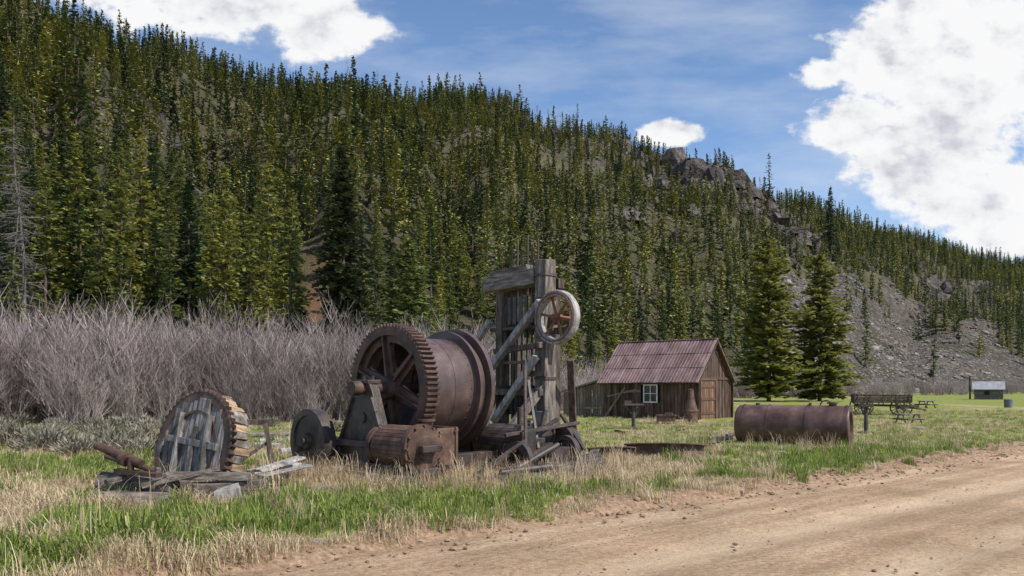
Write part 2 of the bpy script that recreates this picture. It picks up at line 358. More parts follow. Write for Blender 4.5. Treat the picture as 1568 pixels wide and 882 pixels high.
# ------------------------------------------------------------------ trees
def conifer(seed,H,Rm,z0=.10,spac=.36,nb=6,droop=.22,clump=.5,fill=1.0,mats=None,prof=.8,irr=.3,cards=2,step=.30,wd=(.28,.45),low=.6):
    rnd=random.Random(seed); mb=MB()
    lean=(rnd.uniform(-.02,.02),rnd.uniform(-.02,.02))
    def tr(z): return Vector((lean[0]*z+.06*math.sin(z*.5+seed),lean[1]*z+.06*math.cos(z*.43+seed),z))
    segs=6
    for k in range(segs):
        za,zb=H*k/segs,H*(k+1)/segs
        ra,rb=.013*H*(1-k/segs)+.012,.013*H*(1-(k+1)/segs)+.012
        mb.cyl(tr(za),tr(zb),ra,rb,n=6,m=1,caps=False)
    z=z0*H; ph=rnd.uniform(0,6)
    while z<H*.995:
        t=(z/H-z0)/(1-z0)
        rr=Rm*min(1,(low+2.2*t))*(1-t)**prof
        rr*=1+irr*math.sin(z*1.1+ph)*.35
        n=max(3,int(nb*(.6+.4*(1-t))+rnd.random()))
        for k in range(n):
            if rnd.random()>fill: continue
            az=rnd.uniform(0,2*math.pi); L=max(.18,rr*rnd.uniform(1-irr*1.3,1+irr*.7)*(1+.25*irr*math.sin(az*2+z*.9+ph)))
            d=Vector((math.cos(az),math.sin(az),0)); side=Vector((-d.y,d.x,0))
            o=tr(z+rnd.uniform(-.15,.15))
            up=.35*(t**1.5)
            end=o+d*L+Vector((0,0,L*(up-droop)))
            if L>.7: mb.add([o+side*.02,o-side*.02,end],[(0,1,2)],1)
            m=max(2,int(L/step)+1)
            for q in range(m):
                s=(q+.6)/m
                if s<.25 and L>1: continue
                c=o.lerp(end,s)+Vector((0,0,-.25*droop*L*s*s))
                for w in range(cards):
                    a=rnd.uniform(-1.2,1.2); dd=(d*math.cos(a)+side*math.sin(a)+Vector((0,0,rnd.uniform(-.35,.6)))).normalized()
                    l=clump*rnd.uniform(.6,1.2)*(1-.45*t); w_=l*rnd.uniform(*wd)
                    sd=dd.cross(Vector((rnd.uniform(-.8,.8),rnd.uniform(-.8,.8),1))).normalized()
                    cc=c+Vector((rnd.uniform(-.1,.1),rnd.uniform(-.1,.1),rnd.uniform(-.08,.12)))
                    mb.add([cc-dd*l*.25,cc+sd*w_+dd*l*.2,cc+dd*l*.85,cc-sd*w_+dd*l*.2],[(0,1,2,3)],0)
        z+=spac*rnd.uniform(.7,1.3)*(1-.35*t)
    top=tr(H)
    for k in range(6):
        a=rnd.uniform(0,6.28); mb.add([top+Vector((0,0,-.5)),top+Vector((.1*math.cos(a),.1*math.sin(a),-.25)),top+Vector((0,0,.25)),top+Vector((-.1*math.cos(a),-.1*math.sin(a),-.25))],[(0,1,2,3)],0)
    return mb.mesh('pine_tree',mats)
def snag(seed,H,mats,nb=50,Lm=1.6):
    rnd=random.Random(seed); mb=MB()
    for k in range(8):
        za,zb=H*k/8,H*(k+1)/8; mb.cyl((.12*math.sin(za*.6),.1*math.sin(za*.4),za),(.12*math.sin(zb*.6),.1*math.sin(zb*.4),zb),.010*H*(1-k/8.5),.010*H*(1-(k+1)/8.5),n=7,caps=False)
    for k in range(nb):
        z=H*rnd.uniform(.12,.98); a=rnd.uniform(0,6.28); L=Lm*(1.1-z/H)*rnd.uniform(.5,1.2)+.2
        p=Vector((.12*math.sin(z*.6),.1*math.sin(z*.4),z)); d=Vector((math.cos(a),math.sin(a),rnd.uniform(-.6,.1)))
        q=p+d*L*.6; e=q+(d+Vector((rnd.uniform(-.3,.3),rnd.uniform(-.3,.3),rnd.uniform(-.1,.5))))*L*.4
        mb.cyl(p,q,.028,.018,n=4,caps=False); mb.cyl(q,e,.018,.008,n=4,caps=False)
        for w in range(7):
            s=p.lerp(e,rnd.uniform(.3,1)); mb.cyl(s,s+Vector((rnd.uniform(-.4,.4),rnd.uniform(-.4,.4),rnd.uniform(-.4,.2))),.010,.004,n=3,caps=False)
    return mb.mesh('dead_pine_tree',mats)
NM=[needle,bark]; SM=[needle_d,bark]; FM=[needle_f,bark]
lodge=[conifer(s,13,rm,z0=z0,clump=.54,fill=fl,mats=NM,irr=.4,prof=.6,cards=3) for s,rm,z0,fl in ((1,1.75,.10,.95),(2,1.5,.18,.9),(3,1.95,.08,.95),(4,1.3,.22,.85),(5,1.75,.14,.9))]
spruce=[conifer(s,15,rm,z0=.04,clump=.62,nb=8,droop=.3,mats=SM,irr=.3,prof=.8) for s,rm in ((11,2.2),(12,1.9))]
thin=[conifer(21,12,1.0,z0=.3,clump=.4,fill=.6,mats=SM,irr=.5,cards=2),snag(22,11,[snagm],nb=30,Lm=1.0)]
far=[conifer(s,8,rm,z0=z0,spac=.42,nb=5,clump=.58,fill=fl,mats=FM,irr=.45,prof=.62,cards=2,step=.5,wd=(.32,.5)) for s,rm,z0,fl in ((51,1.15,.08,.95),(52,.95,.14,.9),(53,1.3,.05,.95),(54,.9,.18,.85))]
farS=[conifer(s,8,rm,z0=.04,spac=.40,nb=5,clump=.6,mats=[leafmat('slope_spruce_needles',(.052,.08,.040),(.12,.15,.055),0,.35),bark],irr=.35,prof=.8,cards=2,step=.5,wd=(.32,.5)) for s,rm in ((61,1.1),(62,.95))]
farT=[conifer(63,8,.65,z0=.3,spac=.5,nb=4,clump=.4,fill=.7,mats=FM,irr=.5,cards=2,step=.4),snag(64,8,[snagm],nb=20,Lm=.8)]
protos=lodge+spruce+thin+far+farS+farT

keyt=[ (22,215,57,0,1),(72,250,55,2,1),(112,205,60,0,1),(150,268,54,4,1),(186,262,58,2,1.1),(222,195,64,1,1),
 (262,330,53,3,1),(290,250,63,0,1),(320,292,55,1,1.05),(346,255,61,4,1),(384,330,54,3,1.1),(412,248,63,2,1),
 (444,322,56,0,1.15),(575,330,74,4,1),(606,395,66,0,1.1),(690,425,72,2,1.1),(735,400,84,4,1),(980,440,105,5,1),
 (1045,455,110,0,1),(1100,470,112,6,1),(905,455,95,1,1),(885,158,395,7,1.3),(1272,285,330,5,1.0),(1178,235,330,7,1.2)]
keypos=[]
for px,py,d,k,wf in keyt:
    x=W(px,d); g=groundz(x,d); H=max(5,Zt(py,d)-g); me=protos[k]; h0=15 if k in(5,6) else (12 if k==7 else 13)
    o=bpy.data.objects.new('pine_tree',me); scene.collection.objects.link(o); s=H/h0
    place(o,(x,d,g-.1),random.uniform(0,6),sc=(s*wf*.9,s*wf*.9,s)); keypos.append((x,d))
tpA=leafmat('tall_pine_needles',(.24,.245,.065),(.28,.28,.075),.36,.4); tpB=leafmat('tall_pine_needles_dark',(.22,.23,.065),(.25,.255,.07),.36,.4)
spD=leafmat('dark_spruce_needles',(.060,.070,.034),(.075,.085,.040),.2,.35)
big=[conifer(31,19,2.9,z0=.03,clump=.62,nb=14,spac=.30,droop=.3,mats=[spD,bark],irr=.4,prof=.66,cards=3),
     conifer(32,12,3.1,z0=.03,clump=.55,nb=12,spac=.30,droop=.15,mats=[leafmat('round_pine_needles',(.14,.17,.05),(.17,.20,.06),.3,.4),bark],irr=.35,prof=.6,cards=3),
     conifer(33,16.5,3.2,z0=.05,clump=.80,nb=10,spac=.32,droop=.04,mats=[tpA,bark],irr=.5,prof=.40,cards=3,low=.5),
     conifer(34,14.6,3.1,z0=.04,clump=.78,nb=10,spac=.32,droop=.06,mats=[tpB,bark],irr=.5,prof=.52,cards=3,low=.65)]
for nm,px,py,d,k,h0,ws in (('spruce_tree',532,226,54,0,19,1.0),('pine_tree',626,368,56,1,12,1.0),('pine_tree',1178,365,78,2,16.5,1.0),('pine_tree',1256,390,80,3,14.6,1.05)):
    x=W(px,d); g=groundz(x,d); s=(Zt(py,d)-g)/h0
    o=bpy.data.objects.new(nm,big[k]); scene.collection.objects.link(o); place(o,(x,d,g-.1),1.3*k,sc=(ws*min(s,1.1),ws*min(s,1.1),s)); keypos.append((x,d))
sn=snag(41,15,[snagm],nb=120,Lm=2.6)
for px,py,d in ((42,175,50),(12,260,49)):
    x=W(px,d); g=groundz(x,d); o=bpy.data.objects.new('dead_pine_tree',sn); scene.collection.objects.link(o); place(o,(x,d,g-.1),px*.1,.02,.03,sc=(Zt(py,d)-g)/15)
# forest
pts=[];cell={}
def ok(x,y,r):
    c=(int(x/6),int(y/6))
    for i in(-1,0,1):
        for j in(-1,0,1):
            for q in cell.get((c[0]+i,c[1]+j),()):
                if (q[0]-x)**2+(q[1]-y)**2<r*r: return False
    cell.setdefault(c,[]).append((x,y)); return True
for k in keypos: ok(k[0],k[1],0)
rnd=random.Random(5); tries=0
while len(pts)<11000 and tries<110000:
    tries+=1
    u=rnd.uniform(-.95,.95); f=rnd.random()**.95
    y0=np.interp(u,U,Y0); y1=np.interp(u,U,Y1)
    y=y0+(y1-y0)*f; x=u*y
    if rnd.random()>min(1,(y/380)*(1 if y<420 else 420/y)):
        if y>120 or rnd.random()>.25: continue
    s=scree(u,f); rk=rockm(u,f)
    if rnd.random()<s*.975 or rnd.random()<rk*.93 or bank(u,f)>.15 : continue
    if f<.015 and u>.3: continue
    if f<.07 and abs(u+.247)<.02: continue
    if y<66 and -.245<u<-.10: continue       # clearing around the tall spruce
    dens=nz(x/45,y/45,17)+.6*nz(x/16,y/16,19)
    if rnd.random()<max(0,-dens)*1.5+(.25 if u>.3 else .05): continue
    if not ok(x,y,2.6 if y<150 else 3.1): continue
    sp_=nz(x/35,y/35,23); r=rnd.random()
    near=y<95
    isS=(r<.15+.5*max(0,sp_)); isT=(r>.955-(.12 if f>.93 else 0)-.15*rk)
    if near:
        pid=rnd.choice((5,6)) if isS else (rnd.choice((7,8)) if isT else rnd.randrange(5))
        s=rnd.uniform(.5,1.0)*(1.0 if y<75 else .8)
    else:
        pid=rnd.choice((13,14)) if isS else (rnd.choice((15,16)) if isT else rnd.choice((9,10,11,12)))
        s=rnd.uniform(.55,1.3)*(1.0 if y<300 else 1.1)*(.8 if rk>.3 else 1)
        if rnd.random()<.07: s*=1.4
    w=s*rnd.uniform(.8,1.2)
    pts.append(((x,y,hill_z(x,y)-.2),(rnd.uniform(-.03,.03),rnd.uniform(-.03,.03),rnd.uniform(0,6.28)),(w,w,s),pid))
print('FOREST',len(pts),tries)
scatter('pine_forest',protos,pts)

# cliffs
mb=MB()
for k in range(520):
    if k<330: u=rnd.gauss(.235,.05); f=rnd.gauss(.80,.13)
    elif k<400: u=rnd.gauss(.34,.03); f=rnd.gauss(.62,.14)
    elif k<440: u=rnd.gauss(.56,.06); f=rnd.gauss(.45,.09)
    elif k<470: u=rnd.gauss(.0,.03); f=rnd.gauss(.90,.05)
    else: v=rnd.random(); u=-.54+.16*v; f=.62-.42*v+rnd.gauss(0,.012)
    if f>.99: f=.99-rnd.random()*.1
    y=np.interp(u,U,Y0)*(1-f)+np.interp(u,U,Y1)*f; x=u*y; z=hill_z(x,y)
    s=(rnd.uniform(1.2,4.2) if rnd.random()<.85 else rnd.uniform(4,7)) if k<470 else rnd.uniform(.8,2)
    vs=[];n=6
    base=Vector((x,y,z-s*.5)); h=s*rnd.uniform(.6,1.4); sh=Vector((rnd.uniform(-.3,.3),rnd.uniform(-.3,.3),0))*s
    for l,(zz,rr) in enumerate(((0,1.15),(.55,1.0),(1,.6))):
        for q in range(n):
            a=6.283*q/n+rnd.uniform(-.35,.35); r_=s*rr*rnd.uniform(.5,1.2)
            vs.append(base+sh*zz+Vector((r_*math.cos(a),r_*math.sin(a),h*zz*rnd.uniform(.7,1.25))))
    fc=[]
    for l in range(2):
        for q in range(n):
            a,b_,c_,d_=l*n+q,l*n+(q+1)%n,(l+1)*n+(q+1)%n,(l+1)*n+q; fc+=[(a,b_,c_),(a,c_,d_)]
    fc+=[(2*n,2*n+q,2*n+q+1) for q in range(1,n-1)]
    mb.add(vs,fc,0)
mb.obj('rock_outcrop',[cliff_m])
def stone(seed,m):
    rnd=random.Random(seed); import bmesh
    bm=bmesh.new(); bmesh.ops.create_icosphere(bm,subdivisions=2,radius=.5)
    for v in bm.verts:
        v.co*=1+.45*nz(v.co.x*2.2+seed,v.co.y*2.2,v.co.z*2.2); v.co.z*=.6
    me=bpy.data.meshes.new('stone'); bm.to_mesh(me); bm.free(); me.materials.append(m); return me
pts=[]
for k in range(14000):
    u=rnd.uniform(.31,.75); f=rnd.uniform(0,.5)
    if rnd.random()>scree(u,f): continue
    y=np.interp(u,U,Y0)*(1-f)+np.interp(u,U,Y1)*f; x=u*y
    s=rnd.uniform(.25,.8)+(1.6*rnd.random() if rnd.random()<.04 else 0)
    pts.append(((x,y,hill_z(x,y)),(rnd.uniform(-.5,.5),rnd.uniform(-.5,.5),rnd.uniform(0,6)),(s*1.3,s,s*1.1),rnd.randrange(2)))
scatter('talus_slope_rocks',[stone(7,talus_m),stone(8,talus_m)],pts)

# ------------------------------------------------------------------ willow thicket
def willow_bush(seed,H):
    rnd=random.Random(seed); mb=MB()
    def ribbon(p,q,w0,w1):
        a=(q-p).normalized(); s=a.cross(Vector((rnd.uniform(-1,1),rnd.uniform(-1,1),.2))).normalized()
        mb.add([p+s*w0,p-s*w0,q-s*w1,q+s*w1],[(0,1,2,3)],0)
    for k in range(26):
        az=rnd.uniform(0,6.28); tilt=rnd.uniform(.02,.70); h=H*rnd.uniform(.5,1.12)
        p=Vector((rnd.gauss(0,.25),rnd.gauss(0,.25),0)); d=Vector((math.cos(az)*tilt,math.sin(az)*tilt,1)).normalized()
        w=.018
        for q in range(4):
            d=(d+Vector((rnd.uniform(-.16,.16),rnd.uniform(-.16,.16),.07))).normalized()
            e=p+d*h/4; ribbon(p,e,w,w*.7)
            for t in range(2+q*2):
                s=p.lerp(e,rnd.random()); dd=(d+Vector((rnd.uniform(-.8,.8),rnd.uniform(-.8,.8),rnd.uniform(0,.5)))).normalized()
                l=rnd.uniform(.25,.75); e2=s+dd*l; ribbon(s,e2,.007,.004)
                ribbon(e2,e2+(dd+Vector((rnd.uniform(-.4,.4),rnd.uniform(-.4,.4),.4))).normalized()*l*.6,.005,.0025)
            p=e; w*=.7
    return mb.mesh('willow_bush',[willow])
wl=[willow_bush(s,3.6) for s in (1,2,3,4,5)]
fx=[-60,-45,-18,-6,1,10,25,50,90,150]; fy=[25,26,30.5,34,43,56,92,112,140,190]
pts=[]
for k in range(1550):
    x=rnd.uniform(-52,150) if k%3==0 else rnd.uniform(-45,4)
    y=float(np.interp(x,fx,fy))+abs(rnd.gauss(0,1))*7*(1 if x<20 else 1.2)+rnd.uniform(0,3)+3*nz(x*.25,0)
    if x/y>.75 or y>float(np.interp(x/y,U,Y0))+3: continue
    if x>12 and x<34 and y<88: continue
    if nz(x*.3,y*.3,9)<-.35: continue
    s=rnd.uniform(.6,1.2)*(1 if x<0 else .9)*(1+.35*nz(x*.4,y*.4,5))
    if y<float(np.interp(x,fx,fy))+2: s*=.72
    if x>40: s*=.75*rnd.uniform(.7,1.3)
    if x>0 and x<12: s*=.8
    pts.append(((x,y,groundz(x,y)-.05),(0,0,rnd.uniform(0,6.28)),(s*1.15,s*1.15,s),rnd.randrange(5)))
scatter('willow_thicket',wl,pts)
def sage_b(seed):
    rnd=random.Random(seed); mb=MB()
    for k in range(380):
        a=rnd.uniform(0,6.28); e=rnd.uniform(.05,1.5); r=rnd.uniform(.35,1)
        d=Vector((math.cos(a)*math.cos(e),math.sin(a)*math.cos(e),math.sin(e)*.8)); p=d*.5*r
        dd=(d+Vector((rnd.uniform(-.6,.6),rnd.uniform(-.6,.6),rnd.uniform(.1,.8)))).normalized(); s=dd.cross(Vector((rnd.uniform(-1,1),rnd.uniform(-1,1),rnd.uniform(-1,1)))).normalized()
        l=rnd.uniform(.06,.22); mb.add([p,p+s*.014+dd*l*.5,p+dd*l,p-s*.014+dd*l*.5],[(0,1,2,3)],0)
    for k in range(30):
        a=rnd.uniform(0,6.28); mb.cyl((0,0,0),(.4*math.cos(a),.4*math.sin(a),rnd.uniform(.1,.4)),.012,.005,n=3,caps=False,m=1)
    return mb.mesh('sagebrush',[sage,bark])
sb=[sage_b(1),sage_b(2)]
pts=[]
for k in range(95):
    d=rnd.uniform(18,31); px=rnd.uniform(-120,520) if k%3 else rnd.uniform(-120,260); x=W(px,d)
    if px>280 and d<27: continue
    if px>380 and rnd.random()<.7: continue
    s=rnd.uniform(.35,1.3); pts.append(((x,d,gz(x,d)-.05),(0,0,rnd.uniform(0,6)),(s*1.3,s*1.3,s),rnd.randrange(2)))
scatter('sagebrush_patch',sb,pts)

# ------------------------------------------------------------------ grass
def tuft(seed,n,h,spread,mats,w=.006,lean=.6,mi=None,name='grass_tuft'):
    rnd=random.Random(seed); mb=MB()
    for k in range(n):
        a=rnd.uniform(0,6.28); r=spread*math.sqrt(rnd.random()); b_=rnd.uniform(0,6.28)
        p=Vector((r*math.cos(a),r*math.sin(a),-.02)); hh=h*rnd.uniform(.45,1.1); ln=rnd.uniform(.1,1)*lean*hh
        o=Vector((math.cos(b_),math.sin(b_),0)); s=Vector((-o.y,o.x,0))*w*rnd.uniform(.6,1.2)
        q=p+o*ln*.25+Vector((0,0,hh*.55)); t=p+o*ln*.6+Vector((0,0,hh*.85)); e=p+o*ln+Vector((0,0,hh*(1-.25*lean*rnd.random())))
        mb.add([p-s,p+s,q+s*.9,q-s*.9,t+s*.6,t-s*.6,e],[(0,1,2,3),(3,2,4,5),(5,4,6)],mi(rnd) if mi else 0)
    return mb.mesh(name,mats)
gp=[tuft(1,40,.17,.13,[grass_g,grass_d],.005,.6,lambda r:0 if r.random()<.88 else 1),tuft(2,40,.23,.11,[grass_g,grass_d],.006,.8,lambda r:0 if r.random()<.9 else 1),
    tuft(3,40,.14,.17,[grass_d,grass_g],.004,1.0,lambda r:0 if r.random()<.75 else 1),
    tuft(4,36,.18,.18,[grass_d],.0038,1.3),
    tuft(5,26,.50,.16,[grass_d,grass_b],.0035,.8,lambda r:0 if r.random()<.6 else 1),
    tuft(6,36,.10,.22,[grass_g,grass_d],.005,1.2,lambda r:0 if r.random()<.6 else 1),
    tuft(7,30,.24,.2,[grass_b,grass_d],.004,1.8,lambda r:0 if r.random()<.6 else 1)]
pts=[]
tries=0
while len(pts)<24000 and tries<150000:
    tries+=1
    d=5.0*math.exp(rnd.random()*math.log(50/5.0)); x=rnd.uniform(-.72,.72)*d; y=d
    r=rdist(x,y)
    if r<.15 or (r<1.1 and rnd.random()<.75-.5*r): continue
    if 7.3<x<13 and 35<y<44 : continue
    bare=nz(x*.7,y*.7,31)
    if rnd.random()<max(0,bare)*1.2: continue
    g=greenness(x,y)+rnd.uniform(-.25,.25)
    hd=math.hypot((x+.9)/3.0,(y-12.6)/1.5); hm=math.exp(-hd*hd*.8)
    s=rnd.uniform(.6,1.15)
    if rnd.random()<hm*.95:
        if rnd.random()<.4: continue
        pid=rnd.choice((6,6,3,3)); s*=.7
        if rnd.random()<.03: pid=4
    elif g>.52: pid=rnd.choice((0,1,0,5,1,1)) if y<20 else rnd.choice((5,5,0,2))
    elif g>.32: pid=rnd.choice((2,3,5,2,0))
    else: pid=rnd.choice((3,3,2,6))
    if rnd.random()<.012: pid=4
    if r<1.0: s*=.75
    if y<9: s*=1.3
    s*=1+.7*nz(x*1.2,y*1.2,41)
    pts.append(((x,y,gz(x,y)-.01),(0,0,rnd.uniform(0,6.28)),(s,s,s*rnd.uniform(.8,1.25)),pid))
for k in range(230):
    cx,cy,sx_,sy_=rnd.choice(((.3,13.3,.9,.4),(-.5,11.9,.6,.2),(.9,14.3,.8,.4),(7.7,20.6,.9,.3),(-3.3,12.9,.4,.25),(1.6,15.0,.6,.4),(-1.7,12.1,.5,.15)))
    x=rnd.gauss(cx,sx_); y=rnd.gauss(cy,sy_); s=rnd.uniform(.45,1.1)
    pts.append(((x,y,gz(x,y)-.01),(0,0,rnd.uniform(0,6.28)),(s,s,s),rnd.choice((4,4,6))))
scatter('meadow_grass',gp,pts)
pts=[]
for k in range(3000):
    if k<1900:
        x=rnd.uniform(-5,14); r=rnd.gauss(.35,.38); y=edge(x)+r/.77; s=abs(rnd.gauss(0,.028))+.012; pid=rnd.choice((2,3)) if rnd.random()<.93 else rnd.choice((0,1))
    elif k<2700:
        d=rnd.uniform(6,18); x=rnd.uniform(-.1,.75)*d; y=d; s=abs(rnd.gauss(0,.012))+.007; pid=rnd.choice((0,2,3,3))
        if rdist(x,y)>0: continue
    else:
        d=rnd.uniform(8,30); x=rnd.uniform(-.7,.6)*d; y=d; s=abs(rnd.gauss(0,.07))+.04; pid=rnd.choice((0,1))
        if rdist(x,y)<.3: s=.03
    z=gz(x,y) if rdist(x,y)>0 else .03
    pts.append(((x,y,z),(0,0,rnd.uniform(0,6)),(s*1.2,s,s),pid))
for px,py,w in ((85,682,.5),(150,690,.35),(20,700,.3),(528,772,.28),(1410,660,.4),(640,770,.2),(1195,700,.3),(60,668,.4)):
    d=EYE*FPX/(py-HY); x=W(px,d); pts.append(((x,d,gz(x,d)),(0,0,px),(w*1.3,w,w*.9),px%2))
scatter('loose_stones',[stone(1,stone_m),stone(2,stone_m),stone(3,clod_m),stone(4,clod_m)],pts)

# ------------------------------------------------------------------ mine hoist
HO=empty('mine_hoist',(-2.1,14.0,0),R(45.4))
X=(1,0,0); zc=1.6
def spoked(mb,x,y,z,ro,ri,w,ns,hub,sw,teeth=0,m=0,hubw=None,taper=.75,th=.06):
    p=(x,y,z)
    mb.lathe(p,X,[(-w/2,ri),(-w/2,ro),(w/2,ro),(w/2,ri),(-w/2,ri)],n=72,m=m)
    hw=hubw or w*1.3
    mb.lathe(p,X,[(-hw/2,.001),(-hw/2,hub),(hw/2,hub),(hw/2,.001)],n=24,m=m)
    for k in range(ns):
        t=2*math.pi*k/ns+.35; d=Vector((0,math.cos(t),math.sin(t))); e=Vector((0,-math.sin(t),math.cos(t)))
        a,b_=hub*.8,ri+.01; c=Vector(p); vs=[]
        for rr,ww in((a,sw),(b_,sw*taper)):
            for sx in(-1,1):
                for sy in(-1,1): vs.append(c+d*rr+e*ww*sy+Vector((sx*w*th*3,0,0)))
        mb.add(vs,[(0,1,3,2),(4,6,7,5),(0,4,5,1),(2,3,7,6),(0,2,6,4),(1,5,7,3)],m)
        rot=Matrix((d,e,Vector((1,0,0)))).transposed()
        mb.box(c+d*(a+b_)/2,(b_-a,.035,w*.9),m,rot)
    for k in range(teeth):
        t=2*math.pi*k/teeth; d=Vector((0,math.cos(t),math.sin(t))); e=Vector((0,-math.sin(t),math.cos(t))); c=Vector(p)
        a,b_=ro-.005,ro+.055; vs=[]
        for rr,ww in((a,.030),(b_,.016)):
            for sx in(-1,1):
                for sy in(-1,1): vs.append(c+d*rr+e*ww*sy+Vector((sx*w*.5,0,0)))
        mb.add(vs,[(0,1,3,2),(4,6,7,5),(0,4,5,1),(2,3,7,6),(0,2,6,4),(1,5,7,3)],m)
mb=MB(); spoked(mb,0,0,zc,1.08,.93,.26,6,.20,.13,teeth=76,hubw=.42)
mb.lathe((0,0,zc),X,[(-.05,.80),(-.05,.93),(.05,.93),(.05,.80),(-.05,.80)],n=72); mb.obj('bull_gear',[rust],HO)
mb=MB()
mb.lathe((0,0,zc),X,[(.20,.80),(.20,1.0),(.26,1.0),(.26,.90),(.68,.90),(.685,.908),(.72,.908),(.725,.90),(1.12,.90),(1.14,.93),(1.14,1.05),(1.20,1.05),(1.20,.96),(1.36,.96),(1.36,1.10),(1.45,1.10),(1.45,.78),(1.38,.78)],n=96)
for k in range(8):
    t=2*math.pi*k/8; d=Vector((0,math.cos(t),math.sin(t))); rot=Matrix((d,Vector((0,-math.sin(t),math.cos(t))),Vector((1,0,0)))).transposed(); mb.box(Vector((1.40,0,zc))+d*.45,(.75,.14,.05),0,rot)
mb.obj('cable_drum',[rust_drum],HO)
mb=MB()
for k in range(40):
    t=2*math.pi*k/40; d=Vector((0,math.cos(t),math.sin(t)))
    for xx in(.33,1.06): c=Vector((xx,0,zc))+d*.9; mb.cyl(c,c+d*.012,.012,n=6)
mb.obj('drum_rivets',[rust_drum],HO)
mb=MB()
mb.cyl((-.85,0,zc),(2.25,0,zc),.095,n=20); mb.cyl((-.86,0,zc),(-.70,0,zc),.125,n=20); mb.cyl((2.2,0,zc),(2.3,0,zc),.13,n=20)
mb.obj('drum_shaft',[rust],HO)
pp=[(.90,.36),(.90,.50),(.80,.58),(.64,.74),(.52,.96),(.42,1.18),(.32,1.40),(.25,1.56),(.18,1.68),(-.18,1.68),(-.25,1.56),(-.32,1.40),(-.42,1.18),(-.52,.96),(-.64,.74),(-.80,.58),(-.90,.50),(-.90,.36)]
mb=MB()
for x0 in(-.62,1.75):
    mb.prism(pp,x0,x0+.06); mb.prism([(y*.86,z) for y,z in pp],x0+.06,x0+.20)
    mb.box((x0+.11,0,1.71),(.28,.36,.07))
    for yy in(-.13,.13): mb.cyl((x0+.11,yy,1.73),(x0+.11,yy,1.81),.026,n=8)
    for sy in(-1,1):
        pr_=[(.86,.50),(.62,.76),(.50,.98),(.40,1.20),(.28,1.45)]
        for (ya,za),(yb,zb) in zip(pr_[:-1],pr_[1:]): mb.beam((x0-.02,sy*ya,za),(x0-.02,sy*yb,zb),.07,.05)
    mb.cyl((x0-.03,0,1.1),(x0,0,1.1),.09,n=16)
mb.obj('bearing_pedestals',[rust_dark],HO,bevel=.012)
mb=MB()
for x0 in(-.74,1.70):
    y0,y1=.95,-1.75
    mb.box((x0+.19,(y0+y1)/2,.66),(.36,abs(y1-y0),.11)); mb.box((x0+.19,(y0+y1)/2,.30),(.38,abs(y1-y0),.11))
    for yy in(.85,-.02,-.75,-1.45): mb.box((x0+.19,yy,.48),(.30,.16,.27))
    mb.cyl((x0+.01,.95,.48),(x0+.37,.95,.48),.235,n=28)
    for yy in(.72,.13,-.19,-.60): mb.cyl((x0+.05,yy,.48),(x0+.33,yy,.48),.13,n=20)
    for yy in(.9,.5,-.1,-.5,-1.0): mb.cyl((x0-.03,yy,.32),(x0-.0,yy,.32),.028,n=6)
mb.box((.75,1.05,.46),(2.7,.22,.32)); mb.box((.85,-.95,.36),(2.0,.25,.22))
mb.obj('bed_frame',[rust_dark],HO,bevel=.02)
def engine(mb,x,z=.66):
    mb.lathe((x,-.42,z),(0,-1,0),[(0,.001),(0,.33),(.10,.33),(.10,.30),(.18,.30),(.18,.335),(1.02,.335),(1.02,.38),(1.12,.38),(1.12,.34),(1.15,.33),(1.17,.20),(1.21,.18),(1.21,.001)],n=40)
    for k in range(12):
        t=6.283*k/12; c=Vector((x+.355*math.cos(t),-1.54,z+.355*math.sin(t))); mb.cyl(c,c+Vector((0,-.05,0)),.02,n=6)
    for k in range(30):
        t=6.283*k/30; d=Vector((math.cos(t),0,math.sin(t))); rot=Matrix((d,Vector((0,1,0)),d.cross(Vector((0,1,0))))).transposed()
        mb.box(Vector((x,-1.02,z))+d*.335,(.016,.80,.067),1,rot,.002)
    mb.box((x+.50,-1.18,z),(.34,.62,.50)); mb.box((x+.69,-1.18,z),(.05,.74,.62)); mb.box((x+.50,-1.50,z),(.42,.05,.60))
    for sy in(-1.5,-1.18,-.86):
        for sz in(z-.26,z+.26): mb.cyl((x+.71,sy,sz),(x+.75,sy,sz),.022,n=6)
    for sx in(.34,.66):
        for sz in(z-.24,z+.24): mb.cyl((x+sx,-1.52,sz),(x+sx,-1.56,sz),.022,n=6)
    mb.cyl((x+.5,-1.0,z+.25),(x+.5,-1.0,z+.42),.09,n=14); mb.cyl((x+.5,-1.0,z+.39),(x+.5,-1.0,z+.43),.15,n=14)
    mb.cyl((x,-.45,z),(x,.75,z),.045,n=10); mb.box((x,-.12,z),(.16,.22,.2))
    mb.box((x,-1.0,z-.37),(.5,.9,.16),2)
mb=MB(); engine(mb,-.55); mb.obj('steam_cylinder',[rust_org,rust_org,rust_dark],HO,bevel=.006)
mb=MB(); engine(mb,1.85,.6); mb.obj('steam_cylinder_far',[rust_dark,rust_dark,rust_dark],HO,bevel=.006)
def disc(mb,x,y,z,r,w=.2):
    mb.lathe((x,y,z),X,[(-w/2,.001),(-w/2-.05,.001),(-w/2-.05,.13),(-w/2+.03,.15),(-w/2+.03,r*.78),(-w/2,r*.80),(-w/2,r),(w/2,r),(w/2,.001)],n=48)
    mb.cyl((x-w/2-.12,y+r*.30,z-r*.25),(x-w/2,y+r*.30,z-r*.25),.05,n=10); mb.cyl((x-w/2-.1,y,z),(x+.5,y,z),.06,n=12)
mb=MB(); disc(mb,-.85,1.22,.66,.57,.24); mb.obj('crank_disc',[rust_dark],HO)
mb=MB(); disc(mb,2.75,-1.55,.52,.40,.22); spoked(mb,2.45,-1.9,.45,.30,.22,.12,5,.07,.03); mb.obj('crank_disc_far',[rust_dark],HO)
mb=MB()
mb.cyl((-.2,1.22,.72),(2.1,1.22,.72),.06,n=12)
